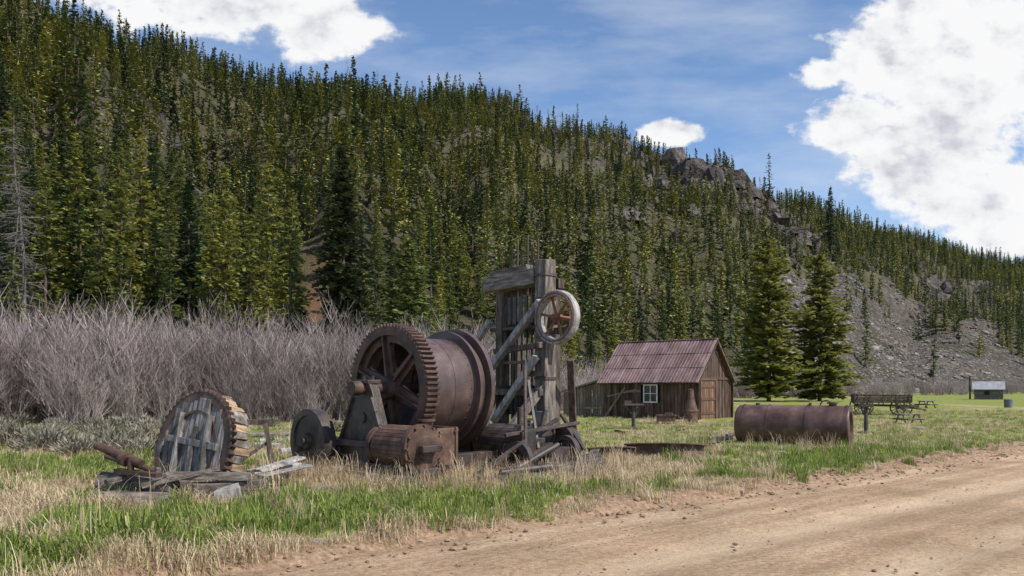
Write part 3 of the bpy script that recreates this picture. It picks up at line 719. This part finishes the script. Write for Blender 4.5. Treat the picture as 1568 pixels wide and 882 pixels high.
mb.beam((1.35,-1.95,.15),(1.75,-1.55,2.0),.06,.035); mb.beam((1.75,-1.95,.2),(2.2,-1.2,1.75),.05,.03)
mb.beam((.7,-1.7,.25),(2.6,-1.55,1.02),.07,.06); mb.beam((1.1,-1.7,.80),(3.0,-1.75,.95),.06,.06)
mb.beam((.85,-2.0,.2),(2.0,-1.95,.6),.10,.10); mb.cyl((1.0,-2.05,.25),(1.9,-2.2,.62),.05,n=10)
mb.cyl((1.75,-1.55,1.95),(1.77,-1.53,2.1),.03,n=8); mb.cyl((2.2,-1.5,.75),(2.35,-1.5,1.2),.045,n=10)
mb.lathe((1.3,-1.8,.35),X,[(-.05,.22),(-.05,.34),(.05,.34),(.05,.22),(-.05,.22)],n=24,t0=.3,t1=3.4)
mb.box((1.6,-1.65,.62),(.35,.3,.45)); mb.box((2.1,-1.9,.40),(.6,.35,.30)); mb.cyl((1.9,-1.3,.3),(1.9,-1.3,1.25),.07,n=12)
mb.cyl((2.2,-2.3,.3),(3.1,-2.1,.34),.09,n=14); mb.cyl((.5,-2.2,.24),(1.4,-2.5,.3),.06,n=12); mb.beam((.2,-1.9,.2),(.9,-2.35,.75),.05,.05)
mb.beam((2.6,-2.2,.5),(2.9,-1.4,1.1),.06,.06)
mb.obj('levers_and_linkage',[rust_dark],HO,bevel=.005)
mb=MB()
for (a,b_,w,h) in (((-.9,.6,.17),(-.9,-1.7,.15),.3,.18),((1.9,1.3,.22),(1.9,-2.1,.2),.3,.22),((-1,1.1,.16),(2.6,1.1,.16),.25,.2),((.9,-2.3,.18),(3.0,-2.3,.24),.2,.18),((2.6,-1.2,.62),(1.5,-1.6,.9),.14,.12),((.1,-2.1,.16),(1.3,-2.7,.18),.14,.1),((2.0,-2.6,.16),(3.3,-1.9,.42),.16,.06)):
    mb.beam(a,b_,w,h,0,.015)
mb.obj('foundation_timbers',[wood_pl],HO,bevel=.015)
mb=MB()
for (px,py,l,rz,k) in ((742,722,.5,.4,0),(780,715,.4,1.2,1),(830,712,.6,-.3,0),(870,700,.5,.2,2),(715,705,.35,.9,2),(905,700,.5,.1,0),(950,668,.4,.6,1),(1085,690,.5,-.2,0),(1120,672,.35,.5,2),(1045,664,.4,-.6,0)):
    d=EYE*FPX/(py-HY); x=W(px,d); z=gz(x,d)+.06; c_,s_=math.cos(rz)*l/2,math.sin(rz)*l/2
    if k==0: mb.beam((x-c_,d-s_,z),(x+c_,d+s_,z+.08),.09,.03)
    elif k==1: mb.lathe((x,d,z),(.3,.2,1),[(0,l*.35),(0,l*.5),(.05,l*.5),(.05,l*.35),(0,l*.35)],n=20)
    else: mb.cyl((x-c_,d-s_,z),(x+c_,d+s_,z+.05),.05,n=10)
mb.obj('scrap_iron',[rust])

# ------------------------------------------------------------------ stamp mill
ST=empty('stamp_mill',(.71,17.0,0),R(45.4))
mb=MB()
def vpost(x,y,z0,z1,w,m=0): mb.box((x,y,(z0+z1)/2),(w,w*.9,z1-z0),m,None,.012)
vpost(0,0,0,4.32,.34,0); vpost(0,1.30,0,3.72,.24,1); vpost(.45,.12,0,3.9,.2,1); vpost(.5,1.35,0,3.6,.2,1)
mb.beam((-.02,1.75,3.72+.20),(-.02,.19,3.72+.26),.34,.34,3,.015); mb.beam((.02,1.62,4.16),(.02,.45,4.22),.28,.13,3,.015)
mb.beam((.42,1.6,3.8),(.42,-.1,3.85),.20,.22,1,.01)
for (a,b_,w,m) in (((-.26,-.10,3.42),(-.34,1.95,1.45),.16,2),((-.2,1.5,3.1),(-.2,2.35,2.25),.13,2),((-.30,-.02,2.25),(-.34,1.25,.85),.15,2),
                 ((-.22,1.3,2.4),(-.22,-.1,2.5),.14,1),((-.2,1.45,1.5),(-.2,-.1,1.5),.16,1),((.35,-.4,2.2),(1.2,.2,.2),.16,1),((-.1,0,1.6),(-1.4,.3,.15),.18,0),((-.1,1.3,1.6),(-1.1,1.5,.1),.18,1)):
    mb.beam(a,b_,w,w*.9,m,.01)
mb.box((.1,.65,.45),(.8,1.6,.7),1,None,.02)
mb.box((-.2,-.05,.95),(.05,.26,.3),2)
mb.obj('timber_frame',[wood_g,wood_d,wood_w,wood_gh],ST,bevel=.012)
mb=MB()
for k in range(6):
    y=1.12-.155*k; top=(4.75,4.9,4.6,4.95,4.7,4.85)[k]
    mb.cyl((.12,y,1.0),(.12+.03*(k%2),y,top),.024,n=8); mb.cyl((.12,y,2.7+.06*(k%3)),(.12,y,3.0+.06*(k%3)),.062,n=10); mb.cyl((.12,y,1.0),(.12,y,1.65),.07,n=10)
for k in range(5): mb.box((-.02,1.05-.17*k,3.3),(.05,.09,.6),0,None,.01)
mb.cyl((-.05,1.6,2.9),(-.05,-.2,2.9),.05,n=12); mb.box((-.2,.05,1.9),(.1,.5,.12)); mb.box((-.1,.6,2.15),(.3,1.2,.06))
for z in(.6,1.8,2.7,3.5,4.0): mb.box((-.01,-.01,z),(.36,.33,.05)); mb.cyl((-.2,.05,z),(-.17,.05,z),.03,n=6)
mb.obj('stamp_stems',[rust_dark],ST)
mb=MB()
wx,wy,wz=-.44,-.72,3.03
mb.lathe((wx,wy,wz),X,[(-.09,.44),(-.09,.54),(-.05,.555),(.05,.555),(.09,.54),(.09,.44),(-.09,.44)],n=56,m=1)
mb.lathe((wx,wy,wz),X,[(-.11,.47),(-.11,.50),(-.085,.50)],n=56,m=0)
mb.lathe((wx,wy,wz),X,[(-.12,.001),(-.12,.07),(.12,.07),(.12,.001)],n=18)
for k in range(6):
    t=1.047*k+.2; d=Vector((0,math.cos(t),math.sin(t))); mb.beam(Vector((wx,wy,wz))+d*.05,Vector((wx,wy,wz))+d*.46,.035,.05)
mb.cyl((wx-.15,wy,wz),(.12,wy,wz),.045,n=10)
mb.box((.0,-.45,3.03),(.16,.6,.2),2); mb.box((.1,-.45,2.8),(.12,.5,.14),2)
mb.obj('pulley_wheel',[surf('pulley_rust',[(.3,(.15,.055,.035)),(.7,(.28,.13,.07))],4),wood_w,wood_d],ST)

# ------------------------------------------------------------------ broken wooden pulley (left)
PU=empty('wooden_gear_wheel',(-4.74,11.75,.12),R(58),0,R(13))
r0=.80; c=Vector((0,0,.60))
mb=MB()
for k in range(12):
    y=-.74+.135*k; hh=math.sqrt(max(0,(r0*.94)**2-y*y)); zt=c.z+hh; zb=max(.0,c.z-hh)+random.uniform(-.03,.05)
    if zt-zb<.1: continue
    mb.box((-.10+random.uniform(-.02,.012),y,(zt+zb)/2),(.05,.126,zt-zb),0,Matrix.Rotation(random.uniform(-.03,.03),3,'X'),.008)
    mb.box((.12,y,(zt+zb)/2),(.04,.13,zt-zb),0,None,.006)
mb.beam((-.16,-.42,.10),(-.16,-.36,1.08),.12,.06,0,.01); mb.beam((-.16,.26,.1),(-.16,.30,1.12),.12,.05,0,.01); mb.beam((-.17,-.62,.62),(-.17,.55,.72),.05,.10,0,.01)
mb.beam((-.17,-.1,.05),(-.17,-.06,.62),.05,.09,0,.01)
mb.obj('plank_face',[wood_p],PU,bevel=.006)
mb=MB(); mb.box((-.165,-.07,.80),(.03,.07,.22)); mb.cyl((-.2,-.36,.55),(-.14,-.36,.55),.05,n=8); mb.cyl((-.2,.30,.35),(-.14,.30,.35),.04,n=8); mb.obj('iron_straps',[rust_dark],PU)
mb=MB()
for k in range(-4,26):
    t=math.pi*k/22
    if random.random()<.10: continue
    for (rr,wd_,xx) in((r0+.0,.30,.09),(r0-.10,.32,.08)):
        d=Vector((0,math.cos(t),math.sin(t)))
        p=c+d*rr
        if p.z<.02: continue
        rot=Matrix((Vector((1,0,0)),Vector((0,-math.sin(t),math.cos(t))),d)).transposed()
        mb.box(p+Vector((xx+random.uniform(-.04,.04),0,0)),(wd_+random.uniform(-.10,.04),.110,.10+random.uniform(-.03,.02)),0 if random.random()<.6 else 1,rot,.014)
mb.obj('rim_blocks',[wood_o,wood_g],PU,bevel=.006)
mb=MB()
mb.lathe(c,(-1,0,0),[(.10,r0-.08),(.10,r0+.05),(.13,r0+.05),(.13,r0-.08),(.10,r0-.08)],n=40,t0=0,t1=math.pi*2)
mb.lathe(c,(-1,0,0),[(.135,.52),(.135,.56),(.15,.56),(.15,.52),(.135,.52)],n=40)
for k in range(52):
    t=2*math.pi*(k+.5)/52; d=Vector((0,math.cos(t),math.sin(t))); e=Vector((0,-math.sin(t),math.cos(t))); p=c+d*(r0+.04)
    if p.z<0: continue
    mb.add([p-e*.035+Vector((-.14,0,0)),p+e*.035+Vector((-.14,0,0)),p+e*.035+Vector((-.03,0,0)),p-e*.035+Vector((-.03,0,0)),p+d*.055+Vector((-.13,0,0)),p+d*.055+Vector((-.05,0,0))],[(0,1,4),(2,3,5),(1,2,5,4),(3,0,4,5),(0,3,2,1)],0)
mb.obj('toothed_rim',[rust],PU)
LG=empty('timber_pile',(-4.55,11.0,0),R(4)); LG.scale=(1.12,1.12,1.12)
mb=MB()
mb.cyl((-.95,-.0,.28),(.0,-.28,.24),.14,.12,n=14,m=2); mb.cyl((-.6,.5,.15),(.95,.1,.16),.12,.10,n=12,m=2); mb.cyl((-.9,-.25,.12),(.7,-.45,.10),.11,.08,n=12,m=2); mb.cyl((-.8,-.55,.12),(.2,-.5,.12),.13,.10,n=12,m=2)
mb.beam((-.1,-.25,.38),(.85,-.12,.36),.13,.10,2,.02); mb.beam((.2,-.3,.22),(1.0,.1,.24),.2,.12,2,.02); mb.beam((-.7,.3,.3),(.2,.55,.3),.16,.1,2,.02)
mb.beam((.55,-.45,.14),(.8,-.4,.19),.2,.2,1,.03); mb.beam((.75,.6,.35),(1.2,1.3,.46),.16,.03,1,.01);mb.beam((.85,.4,.3),(1.35,1.1,.36),.14,.03,1,.01);mb.beam((.6,.9,.3),(1.1,1.6,.34),.16,.04,1,.01)
mb.beam((.95,.2,.12),(1.9,.5,.14),.12,.05,2,.01); mb.beam((-1.3,.3,.12),(-.6,1.2,.1),.1,.06,2,.01); mb.beam((-.3,-.5,.3),(.5,-.15,.46),.07,.05,2,.01); mb.beam((-.75,-.4,.33),(-.3,.1,.42),.08,.06,2,.01)
mb.obj('logs',[wood_g,wood_w,wood_pl],LG,bevel=.01)
mb=MB(); mb.cyl((-1.0,-.05,.74),(-.35,-.35,.54),.05,n=12); mb.cyl((-.85,-.15,.62),(-.2,-.35,.46),.035,n=12); mb.cyl((-.5,-.3,.38),(-.5,-.3,.62),.04,n=10); mb.cyl((-.62,-.24,.60),(-.56,-.27,.58),.085,n=12); mb.beam((-.7,-.2,.45),(-.1,-.5,.42),.1,.05)
mb.obj('rusty_pipes',[rust],LG)
SH=MB()
SH.beam((-.28,0,.98),(.28,.1,.98),.3,.09,0,.01); SH.beam((-.2,-.1,.95),(-.32,-.2,0),.07,.07,0,.01); SH.beam((.2,-.1,.95),(.42,-.2,0),.07,.07,0,.01); SH.beam((-.2,.15,.95),(-.3,.3,0),.07,.07,0,.01); SH.beam((.2,.15,.95),(.3,.3,0),.07,.07,0,.01); SH.beam((-.3,-.15,.25),(.36,-.1,.7),.06,.06,0,.01)
place(SH.obj('wooden_sawhorse',[wood_d]),(W(388,14.0),14.0,.02),.2)

# ------------------------------------------------------------------ boiler tank
TK=empty('rusty_boiler_tank',(W(1303,21.0),21.0,.56),R(150))
mb=MB(); L=2.95; r=.56
pr=[(0,r*.72),(0,r*.98),(.02,r),(.06,r),(.06,r*.985),(L-.14,r*.985),(L-.06,r*.95),(L,r*.82),(L+.04,r*.55),(L+.06,.001)]
mb.lathe((0,0,0),X,pr,n=64); mb.lathe((0,0,0),X,[(.0,r*.72),(.07,r*.70),(.07,.001)],n=64)
for xx in(1.05,2.05): mb.lathe((xx,0,0),X,[(0,r*.985),(0,r*1.0),(.05,r*1.0),(.05,r*.985)],n=64)
for xx in(.10,1.075,2.075,2.75):
    for k in range(44):
        t=6.283*k/44; d=Vector((0,math.cos(t),math.sin(t))); p=Vector((xx,0,0))+d*r*.99; mb.cyl(p,p+d*.018,.014,n=5)
mb.cyl((.45,0,.52),(.45,0,.62),.10,n=16); mb.cyl((.45,0,.60),(.45,0,.64),.15,n=16); mb.cyl((1.0,.1,.52),(1.0,.1,.62),.04,n=10); mb.cyl((2.4,0,.52),(2.4,0,.60),.06,n=10)
mb.lathe((.62,0,.54),(0,1,0),[(-.02,.13),(-.02,.16),(.02,.16),(.02,.13)],n=20)
mb.cyl((1.7,.535,.05),(1.7,.58,.05),.05,n=12)
mb.obj('tank_shell',[rust_tank],TK)

def arcplate(name,px,d,rad,span,h,rz,tilt):
    mb=MB(); n=18
    for k in range(n):
        a0=-span/2+span*k/n; a1=-span/2+span*(k+1)/n
        for r1,r2,z1,z2 in((rad,rad+.03,0,h),(rad+.03,rad+.14,h,h+.025)):
            vs=[]
            for a in(a0,a1):
                for rr in(r1,r2):
                    for z in(z1,z2): vs.append((rr*math.sin(a),-rr*math.cos(a)+rad,z))
            mb.add(vs,[(0,1,3,2),(4,6,7,5),(0,4,5,1),(2,3,7,6),(1,5,7,3)],0)
    place(mb.obj(name,[rust_org]),(W(px,d),d,gz(W(px,d),d)+.02),rz,tilt)
arcplate('curved_iron_plate',1020,17.0,1.5,1.15,.30,-.12,-.2); arcplate('curved_iron_plate',938,16.8,.9,1.1,.24,.2,-.25)

# ------------------------------------------------------------------ cabin
B=R(39); Lc,D,EV,RG=4.9,3.8,1.95,3.8
CB=empty('wooden_cabin',(8.4-Lc*math.cos(B),36.6+Lc*math.sin(B),0),-B)
mb=MB()
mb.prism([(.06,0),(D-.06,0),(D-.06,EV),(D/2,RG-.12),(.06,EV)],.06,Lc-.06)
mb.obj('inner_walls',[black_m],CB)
mb=MB(); random.seed(3)
x=0
while x<Lc:
    w=random.uniform(.14,.22); z0=.0; z1=EV+.04
    segs=[(z0,z1)]
    if x+w>2.25 and x<3.0: segs=[(z0,.85),(1.68,z1)]
    for a,b_ in segs: mb.box((x+w/2,-.01+random.uniform(-.012,.012),(a+b_)/2),(w-.015,.035,b_-a),0,None,.004)
    mb.box((x+w/2,D+.01,EV/2),(w-.015,.035,EV),0,None,.004)
    x+=w
for xs_ in(0,Lc):
    y=0
    while y<D:
        w=min(random.uniform(.14,.22),D-y); yc=y+w/2; zt=EV+(RG-EV)*(1-abs(yc-D/2)/(D/2))-.08
        isd=(xs_==Lc and .55<yc<2.1)
        if isd: mb.box((xs_+.03,yc,(1.86+zt)/2),(.035,w-.015,zt-1.86),0,None,.004)
        else: mb.box((xs_+(.01 if xs_ else -.01)+random.uniform(-.01,.01),yc,zt/2),(.035,w-.015,zt),0,None,.004)
        y+=w
mb.obj('plank_walls',[cab_w],CB)
mb=MB()
for k in range(8): mb.box((Lc+.02+random.uniform(-.005,.005),.62+.19*k,.93),(.04,.178,1.82),0,None,.004)
for z in(.35,1.0,1.6): mb.box((Lc+.055,1.3,z),(.03,1.45,.12))
for yy in(.50,2.12): mb.box((Lc+.045,yy,.95),(.06,.10,1.95))
mb.box((Lc+.045,1.3,1.93),(.06,1.8,.10)); mb.box((Lc+.04,D-.05,1.0),(.05,.12,2.0)); mb.box((Lc+.04,.05,1.0),(.05,.12,2.0)); mb.box((Lc+.05,D/2,EV+.03),(.04,D,.12))
mb.obj('door',[surf('door_planks',[(.3,(.07,.038,.025)),(.5,(.145,.08,.05)),(.7,(.25,.15,.10))],3,stretch=(4,4,.5),island=.3)],CB)
mb=MB()
mb.box((2.62,-.0,1.26),(.70,.02,.80),1)
for xx in(2.27,2.62,2.97): mb.box((xx,-.045,1.26),(.06 if xx!=2.62 else .035,.05,.86),0)
for zz in(.85,1.26,1.67): mb.box((2.62,-.05,zz),(.76,.045,.06 if zz!=1.26 else .03),0)
mb.obj('window',[white_p,glass],CB)
mb=MB(); sl=math.atan2(RG-EV,D/2); ov=.28
hyp=math.hypot(D/2,RG-EV)
for side in(0,1):
    rows=3; x=-.25
    while x<Lc+.25:
        w=min(.66,Lc+.28-x)
        for rr in range(rows):
            a=(-ov+(hyp+ov)*rr/rows)-(random.uniform(0,.06) if rr==0 else 0); b_=-ov+(hyp+ov)*(rr+1)/rows+.06
            off=.05+.012*rr+random.uniform(0,.012)
            def P(xx,s,o):
                yy=s*math.cos(sl)-o*math.sin(sl); zz=EV+s*math.sin(sl)+o*math.cos(sl)
                return (xx,yy if side==0 else D-yy,zz)
            mb.add([P(x,a,off),P(x+w-.004,a,off),P(x+w-.004,b_,off-.006),P(x,b_,off-.006)],[(0,1,2,3)],0)
            for seg in range(4):
                xa=x+w*seg/4
                mb.add([P(xa,a,off+.001),P(xa+.035,a,off+.001),P(xa+.035,b_,off-.005),P(xa,b_,off-.005),P(xa+.017,a,off+.02),P(xa+.017,b_,off+.014)],[(0,4,5,3),(4,1,2,5)],0)
        x+=w
for xx in(-.25,Lc+.27):
    for side in(0,1):
        ya=-ov*math.cos(sl); za=EV-ov*math.sin(sl)
        y0_=ya if side==0 else D-ya
        mb.beam((xx,y0_,za-.03),(xx,D/2,RG-.03),.03,.10,1)
mb.beam((-.25,D/2,RG+.065),(Lc+.28,D/2,RG+.065),.22,.02,0)
mb.beam((-.2,-.20,EV-.17),(Lc+.2,-.20,EV-.17),.04,.08,1)
mb.obj('metal_roof',[roof_m,cab_w],CB)
mb=MB()
x=-2.45
while x<-.05:
    w=random.uniform(.14,.2); t=(x+2.45)/2.4; zt=1.28+.62*t
    mb.box((x+w/2,.02+random.uniform(-.015,.015),zt/2),(w-.02,.03,zt+random.uniform(-.04,.04)),0,None,.006); x+=w
for k in range(14): mb.box((-2.47,.1+.18*k,.62),(.03,.165,1.24+random.uniform(-.04,.04)),0,None,.005)
mb.beam((-2.6,-.05,1.30),(-.02,-.05,1.97),.05,.09,0); mb.beam((-2.5,1.2,1.36),(-.05,1.2,2.0),2.5,.03,0)
mb.beam((-2.4,-.03,.5),(-.05,-.03,.52),.02,.1,0)
mb.obj('lean_to',[cab_s],CB)
mb=MB()
mb.beam((.15,-.25,.02),(1.25,-.08,1.55),.05,.1,0); mb.beam((1.3,-.07,1.35),(2.1,-.07,1.38),.03,.12,0); mb.beam((.2,-.06,1.1),(1.9,-.06,1.45),.03,.08,0)
mb.obj('loose_boards',[cab_s],CB)

# yard objects
mb=MB(); mb.lathe((0,0,0),(0,0,1),[(0,.30),(.55,.30),(1.05,.15),(1.45,.12),(1.47,.14),(1.5,.0)],n=28); mb.lathe((0,0,.5),(0,0,1),[(0,.30),(.02,.33),(.06,.33),(.08,.30)],n=28)
place(mb.obj('rusty_metal_hopper',[rust_org]),(W(1058,34.6),34.6,0))
def stand(name,px,d,h,w,rz):
    mb=MB(); mb.cyl((0,0,0),(0,0,h-.1),.07,.055,n=12); mb.box((0,0,.03),(.45,.4,.06)); mb.box((0,0,h-.06),(w,.3,.06)); mb.box((-w*.3,0,h+.02),(w*.35,.14,.12)); mb.cyl((w*.15,-.15,h-.15),(w*.15,.2,h-.15),.035,n=8); mb.beam((0,0,h*.45),(w*.42,0,h-.1),.04,.04); mb.beam((-w*.4,0,h-.1),(0,0,h*.5),.04,.04)
    place(mb.obj(name,[rust_dark],bevel=.006),(W(px,d),d,gz(W(px,d),d)),rz)
stand('iron_vise_stand',970,29,.95,.72,.1); stand('iron_vise_stand',1326,26.5,.98,.38,-.3)
mb=MB()
mb.box((0,0,.42),(.8,.5,.06)); [mb.box((sx*.33,sy*.2,.2),(.06,.06,.4)) for sx in(-1,1) for sy in(-1,1)]; mb.box((0,-.22,.28),(.7,.03,.2)); mb.box((0,.22,.28),(.7,.03,.2)); mb.box((.1,0,.49),(.3,.3,.08))
place(mb.obj('iron_work_table',[rust_org]),(W(1020,32.5),32.5,0),-.3)
def picnic(px,d,rz,s=1):
    mb=MB()
    for k in range(5): mb.box((0,-.3+.15*k,.74),(1.7,.135,.04),0)
    for sy in(-1,1):
        for k in range(2): mb.box((0,sy*(.62+.15*k),.45),(1.7,.135,.04),0)
    for sx in(-.6,.6):
        mb.box((sx,0,.40),(.05,1.5,.09)); mb.box((sx,0,.69),(.05,.7,.08))
        for sy in(-1,1): mb.beam((sx+.03,sy*.2,.72),(sx+.03,sy*.55,0),.04,.1)
    place(mb.obj('picnic_table',[wood_g]),(W(px,d),d,0),rz,sc=s)
picnic(1391,33,.2,.62); picnic(1418,56,.5,.75)
WG=empty('wooden_wagon',(W(1349,43.5),43.5,0),R(-14))
mb=MB()
for k in range(3):
    for sy in(-.55,.55): mb.beam((-1.45,sy,.82+.14*k),(1.45,sy+random.uniform(-.02,.02),.80+.14*k),.04,.12,0,.008)
mb.beam((-1.45,0,.72),(1.45,0,.72),1.05,.04,0); mb.box((-1.42,0,.95),(.04,1.1,.42),0); mb.box((1.42,0,.9),(.04,1.1,.30),0)
for k in range(5):
    for sy in(-.58,.58): mb.box((-1.3+.65*k,sy,.90),(.06,.04,.56),0)
mb.beam((-1.3,0,.58),(1.9,0,.52),.12,.12,0); mb.beam((1.2,0,.5),(2.3,.2,.3),.09,.09,0)
mb.obj('wagon_box',[wood_d],WG)
mb=MB()
for sx,rw in((-1.0,.50),(1.0,.42)):
    mb.cyl((sx,-.75,rw),(sx,.75,rw),.05,n=8)
    for sy in(-.72,.72):
        mb.lathe((sx,sy,rw),(0,1,0),[(-.03,rw-.06),(-.03,rw),(.03,rw),(.03,rw-.06),(-.03,rw-.06)],n=32); mb.cyl((sx,sy-.09,rw),(sx,sy+.09,rw),.08,n=12)
        for k in range(12): t=.5236*k; d=Vector((math.cos(t),0,math.sin(t))); p=Vector((sx,sy,rw)); mb.cyl(p+d*.06,p+d*(rw-.04),.018,n=5)
mb.obj('wagon_wheels',[wood_d],WG)
DC=empty('small_log_cabin',(W(1493,90),90,0),R(-30)); DC.scale=(.82,.82,.92)
mb=MB(); mb.prism([(0,0),(3,0),(3,1.35),(1.5,2.15),(0,1.35)],0,3.2,0)
for k in range(8): mb.cyl((-.1,-.02,.1+.17*k),(3.3,-.02,.1+.17*k),.09,n=8,m=0); mb.cyl((3.22,-.1,.1+.17*k),(3.22,3.1,.1+.17*k),.09,n=8,m=0)
mb.box((3.32,1.4,.7),(.05,.8,1.35),2); mb.box((1.4,-.12,.85),(.6,.05,.45),2)
for sgn in(0,1):
    y0_=-.3 if sgn==0 else 3.3; mb.beam((1.6,y0_,1.27),(1.6,1.5,2.25),3.9,.06,1)
mb.cyl((-.6,.5,0),(-.6,.5,2.9),.12,n=10,m=3); mb.obj('cabin_body',[wood_g,roof_g,black_m,rust_dark],DC)
mb=MB(); mb.cyl((0,0,0),(0,0,.6),.27,.29,n=16); mb.cyl((0,0,.6),(0,0,.66),.31,.25,n=16); place(mb.obj('trash_bin',[bin_m]),(W(1544,58),58,0))
for nm,px,py,l,rz in (('fallen_log',140,688,1.0,-.4),('fallen_log',430,682,1.1,.3),('fallen_log',420,672,1.4,.1),('fallen_log',70,672,1.2,.2),('fallen_log',445,700,.6,.9),('fallen_log',1105,678,.8,.3),('fallen_log',410,690,.9,-.5)):
    d=EYE*FPX/(py-HY); mb=MB(); mb.cyl((-l/2,0,.07),(l/2,.1,.09),.08,.06,n=9); mb.cyl((.1,0,.1),(.4,.3,.28),.03,.01,n=5)
    place(mb.obj(nm,[wood_w if px%4 else wood_l]),(W(px,d),d,gz(W(px,d),d)),rz)

# ------------------------------------------------------------------ world
SV=Vector((.74,-.46,1.0)).normalized()
w=bpy.data.worlds.new('World'); scene.world=w; w.use_nodes=True; nt=w.node_tree
bg=nt.nodes['Background']; bg.inputs[1].default_value=.11
sky=nd(nt,'ShaderNodeTexSky'); sky.sky_type='NISHITA'; sky.sun_disc=False
sky.sun_elevation=math.asin(SV.z); sky.sun_rotation=math.atan2(SV.x,SV.y); sky.altitude=1500; sky.air_density=1.1; sky.dust_density=.6; sky.ozone_density=2.0
tc=nd(nt,'ShaderNodeTexCoord'); dirv=tc.outputs['Generated']; sx=nd(nt,'ShaderNodeSeparateXYZ',{0:dirv})
yy=math_(nt,'MAXIMUM',sx.outputs[1],.02)
P=nd(nt,'ShaderNodeCombineXYZ',{0:math_(nt,'DIVIDE',sx.outputs[0],yy),1:math_(nt,'DIVIDE',sx.outputs[2],yy)}).outputs[0]
blobs=[(1500,90,230,150),(1440,235,185,105),(1345,85,120,75),(1560,310,180,110),(1300,190,90,55),(1450,0,110,60),(1260,108,65,34),(330,-20,270,90),(500,32,100,60),(160,-25,170,55),(1025,203,62,22),(-300,100,250,120),(2000,200,400,180)]
acc=None
for px,py,rx,ry in blobs:
    v=nd(nt,'ShaderNodeVectorMath',{0:P,1:((px-CX)/FPX,(HY-py)/FPX,0)},operation='SUBTRACT').outputs[0]
    v=nd(nt,'ShaderNodeVectorMath',{0:v,1:(FPX/rx,FPX/ry,0)},operation='MULTIPLY').outputs[0]
    l=nd(nt,'ShaderNodeVectorMath',{0:v},operation='LENGTH').outputs['Value']
    k=nd(nt,'ShaderNodeMapRange',{0:l,1:1.7,2:.1,3:0.0,4:1.0},interpolation_type='SMOOTHSTEP').outputs[0]
    acc=k if acc is None else math_(nt,'MAXIMUM',acc,k)
def cn(vec,scale,det=10.0,rough=.58):
    return nd(nt,'ShaderNodeTexNoise',{'Vector':vec,'Scale':scale,'Detail':det,'Roughness':rough}).outputs[0]
Pw=nd(nt,'ShaderNodeVectorMath',{0:P,1:(1.0,1.35,1)},operation='MULTIPLY').outputs[0]
def cloudn(vec,d1,d2):
    return math_(nt,'ADD',math_(nt,'MULTIPLY',cn(vec,6.5,d1,.6),.62),math_(nt,'MULTIPLY',cn(vec,19.0,d2,.6),.38))
nA=cloudn(Pw,10.0,8.0)
off=nd(nt,'ShaderNodeVectorMath',{0:Pw,1:(.016,.030,0)},operation='ADD').outputs[0]; nB=cloudn(off,6.0,4.0)
dens=math_(nt,'ADD',acc,math_(nt,'MULTIPLY',math_(nt,'SUBTRACT',nA,.5),2.7))
alpha=nd(nt,'ShaderNodeMapRange',{0:dens,1:.40,2:.68},interpolation_type='SMOOTHSTEP').outputs[0]
lit=math_(nt,'MULTIPLY',math_(nt,'SUBTRACT',nA,nB),4.5)
thick=nd(nt,'ShaderNodeMapRange',{0:dens,1:.68,2:1.2,3:0.0,4:.85}).outputs[0]
big_=cn(Pw,4.2,4.0)
grey=math_(nt,'SUBTRACT',math_(nt,'MULTIPLY',thick,nd(nt,'ShaderNodeMapRange',{0:big_,1:.42,2:.62}).outputs[0]),lit,True)
ccol=ramp(nt,grey,[(0,(.97,.97,.98)),(.3,(.88,.89,.91)),(.65,(.66,.67,.73)),(1,(.48,.49,.57))])
ccol=nd(nt,'ShaderNodeVectorMath',{0:ccol,1:(8.9,8.9,8.9)},operation='MULTIPLY').outputs[0]
wisp=cn(nd(nt,'ShaderNodeVectorMath',{0:P,1:(1.6,5.5,1)},operation='MULTIPLY').outputs[0],2.2,8.0)
wa=nd(nt,'ShaderNodeMapRange',{0:wisp,1:.42,2:.75,3:0.0,4:.5}).outputs[0]
skyc=nd(nt,'ShaderNodeVectorMath',{0:sky.outputs[0],1:(1.33,1.42,1.52)},operation='MULTIPLY').outputs[0]
c0=nt.nodes.new('ShaderNodeMix'); c0.data_type='RGBA'; nt.links.new(wa,c0.inputs[0]); nt.links.new(skyc,c0.inputs[6]); c0.inputs[7].default_value=(6.5,7.0,7.8,1)
c1=nt.nodes.new('ShaderNodeMix'); c1.data_type='RGBA'; nt.links.new(alpha,c1.inputs[0]); nt.links.new(c0.outputs[2],c1.inputs[6]); nt.links.new(ccol,c1.inputs[7])
nt.links.new(c1.outputs[2],bg.inputs[0])
sd=bpy.data.lights.new('sun','SUN'); sd.energy=5.0; sd.angle=R(.5); sd.color=(1,.95,.87)
so=bpy.data.objects.new('sun',sd); so.rotation_euler=(-SV).to_track_quat('-Z','Y').to_euler(); so.location=(20,-10,40); scene.collection.objects.link(so)

cam=bpy.data.cameras.new('camera'); co=bpy.data.objects.new('camera',cam); scene.collection.objects.link(co)
cam.sensor_width=36; cam.lens=36*FPX/1568; cam.shift_y=(HY-441)/1568; cam.clip_end=6000; cam.clip_start=.1
co.location=(0,0,EYE); co.rotation_euler=(R(90),0,0); scene.camera=co
scene.view_settings.view_transform='Standard'; scene.view_settings.look='None'; scene.view_settings.exposure=0
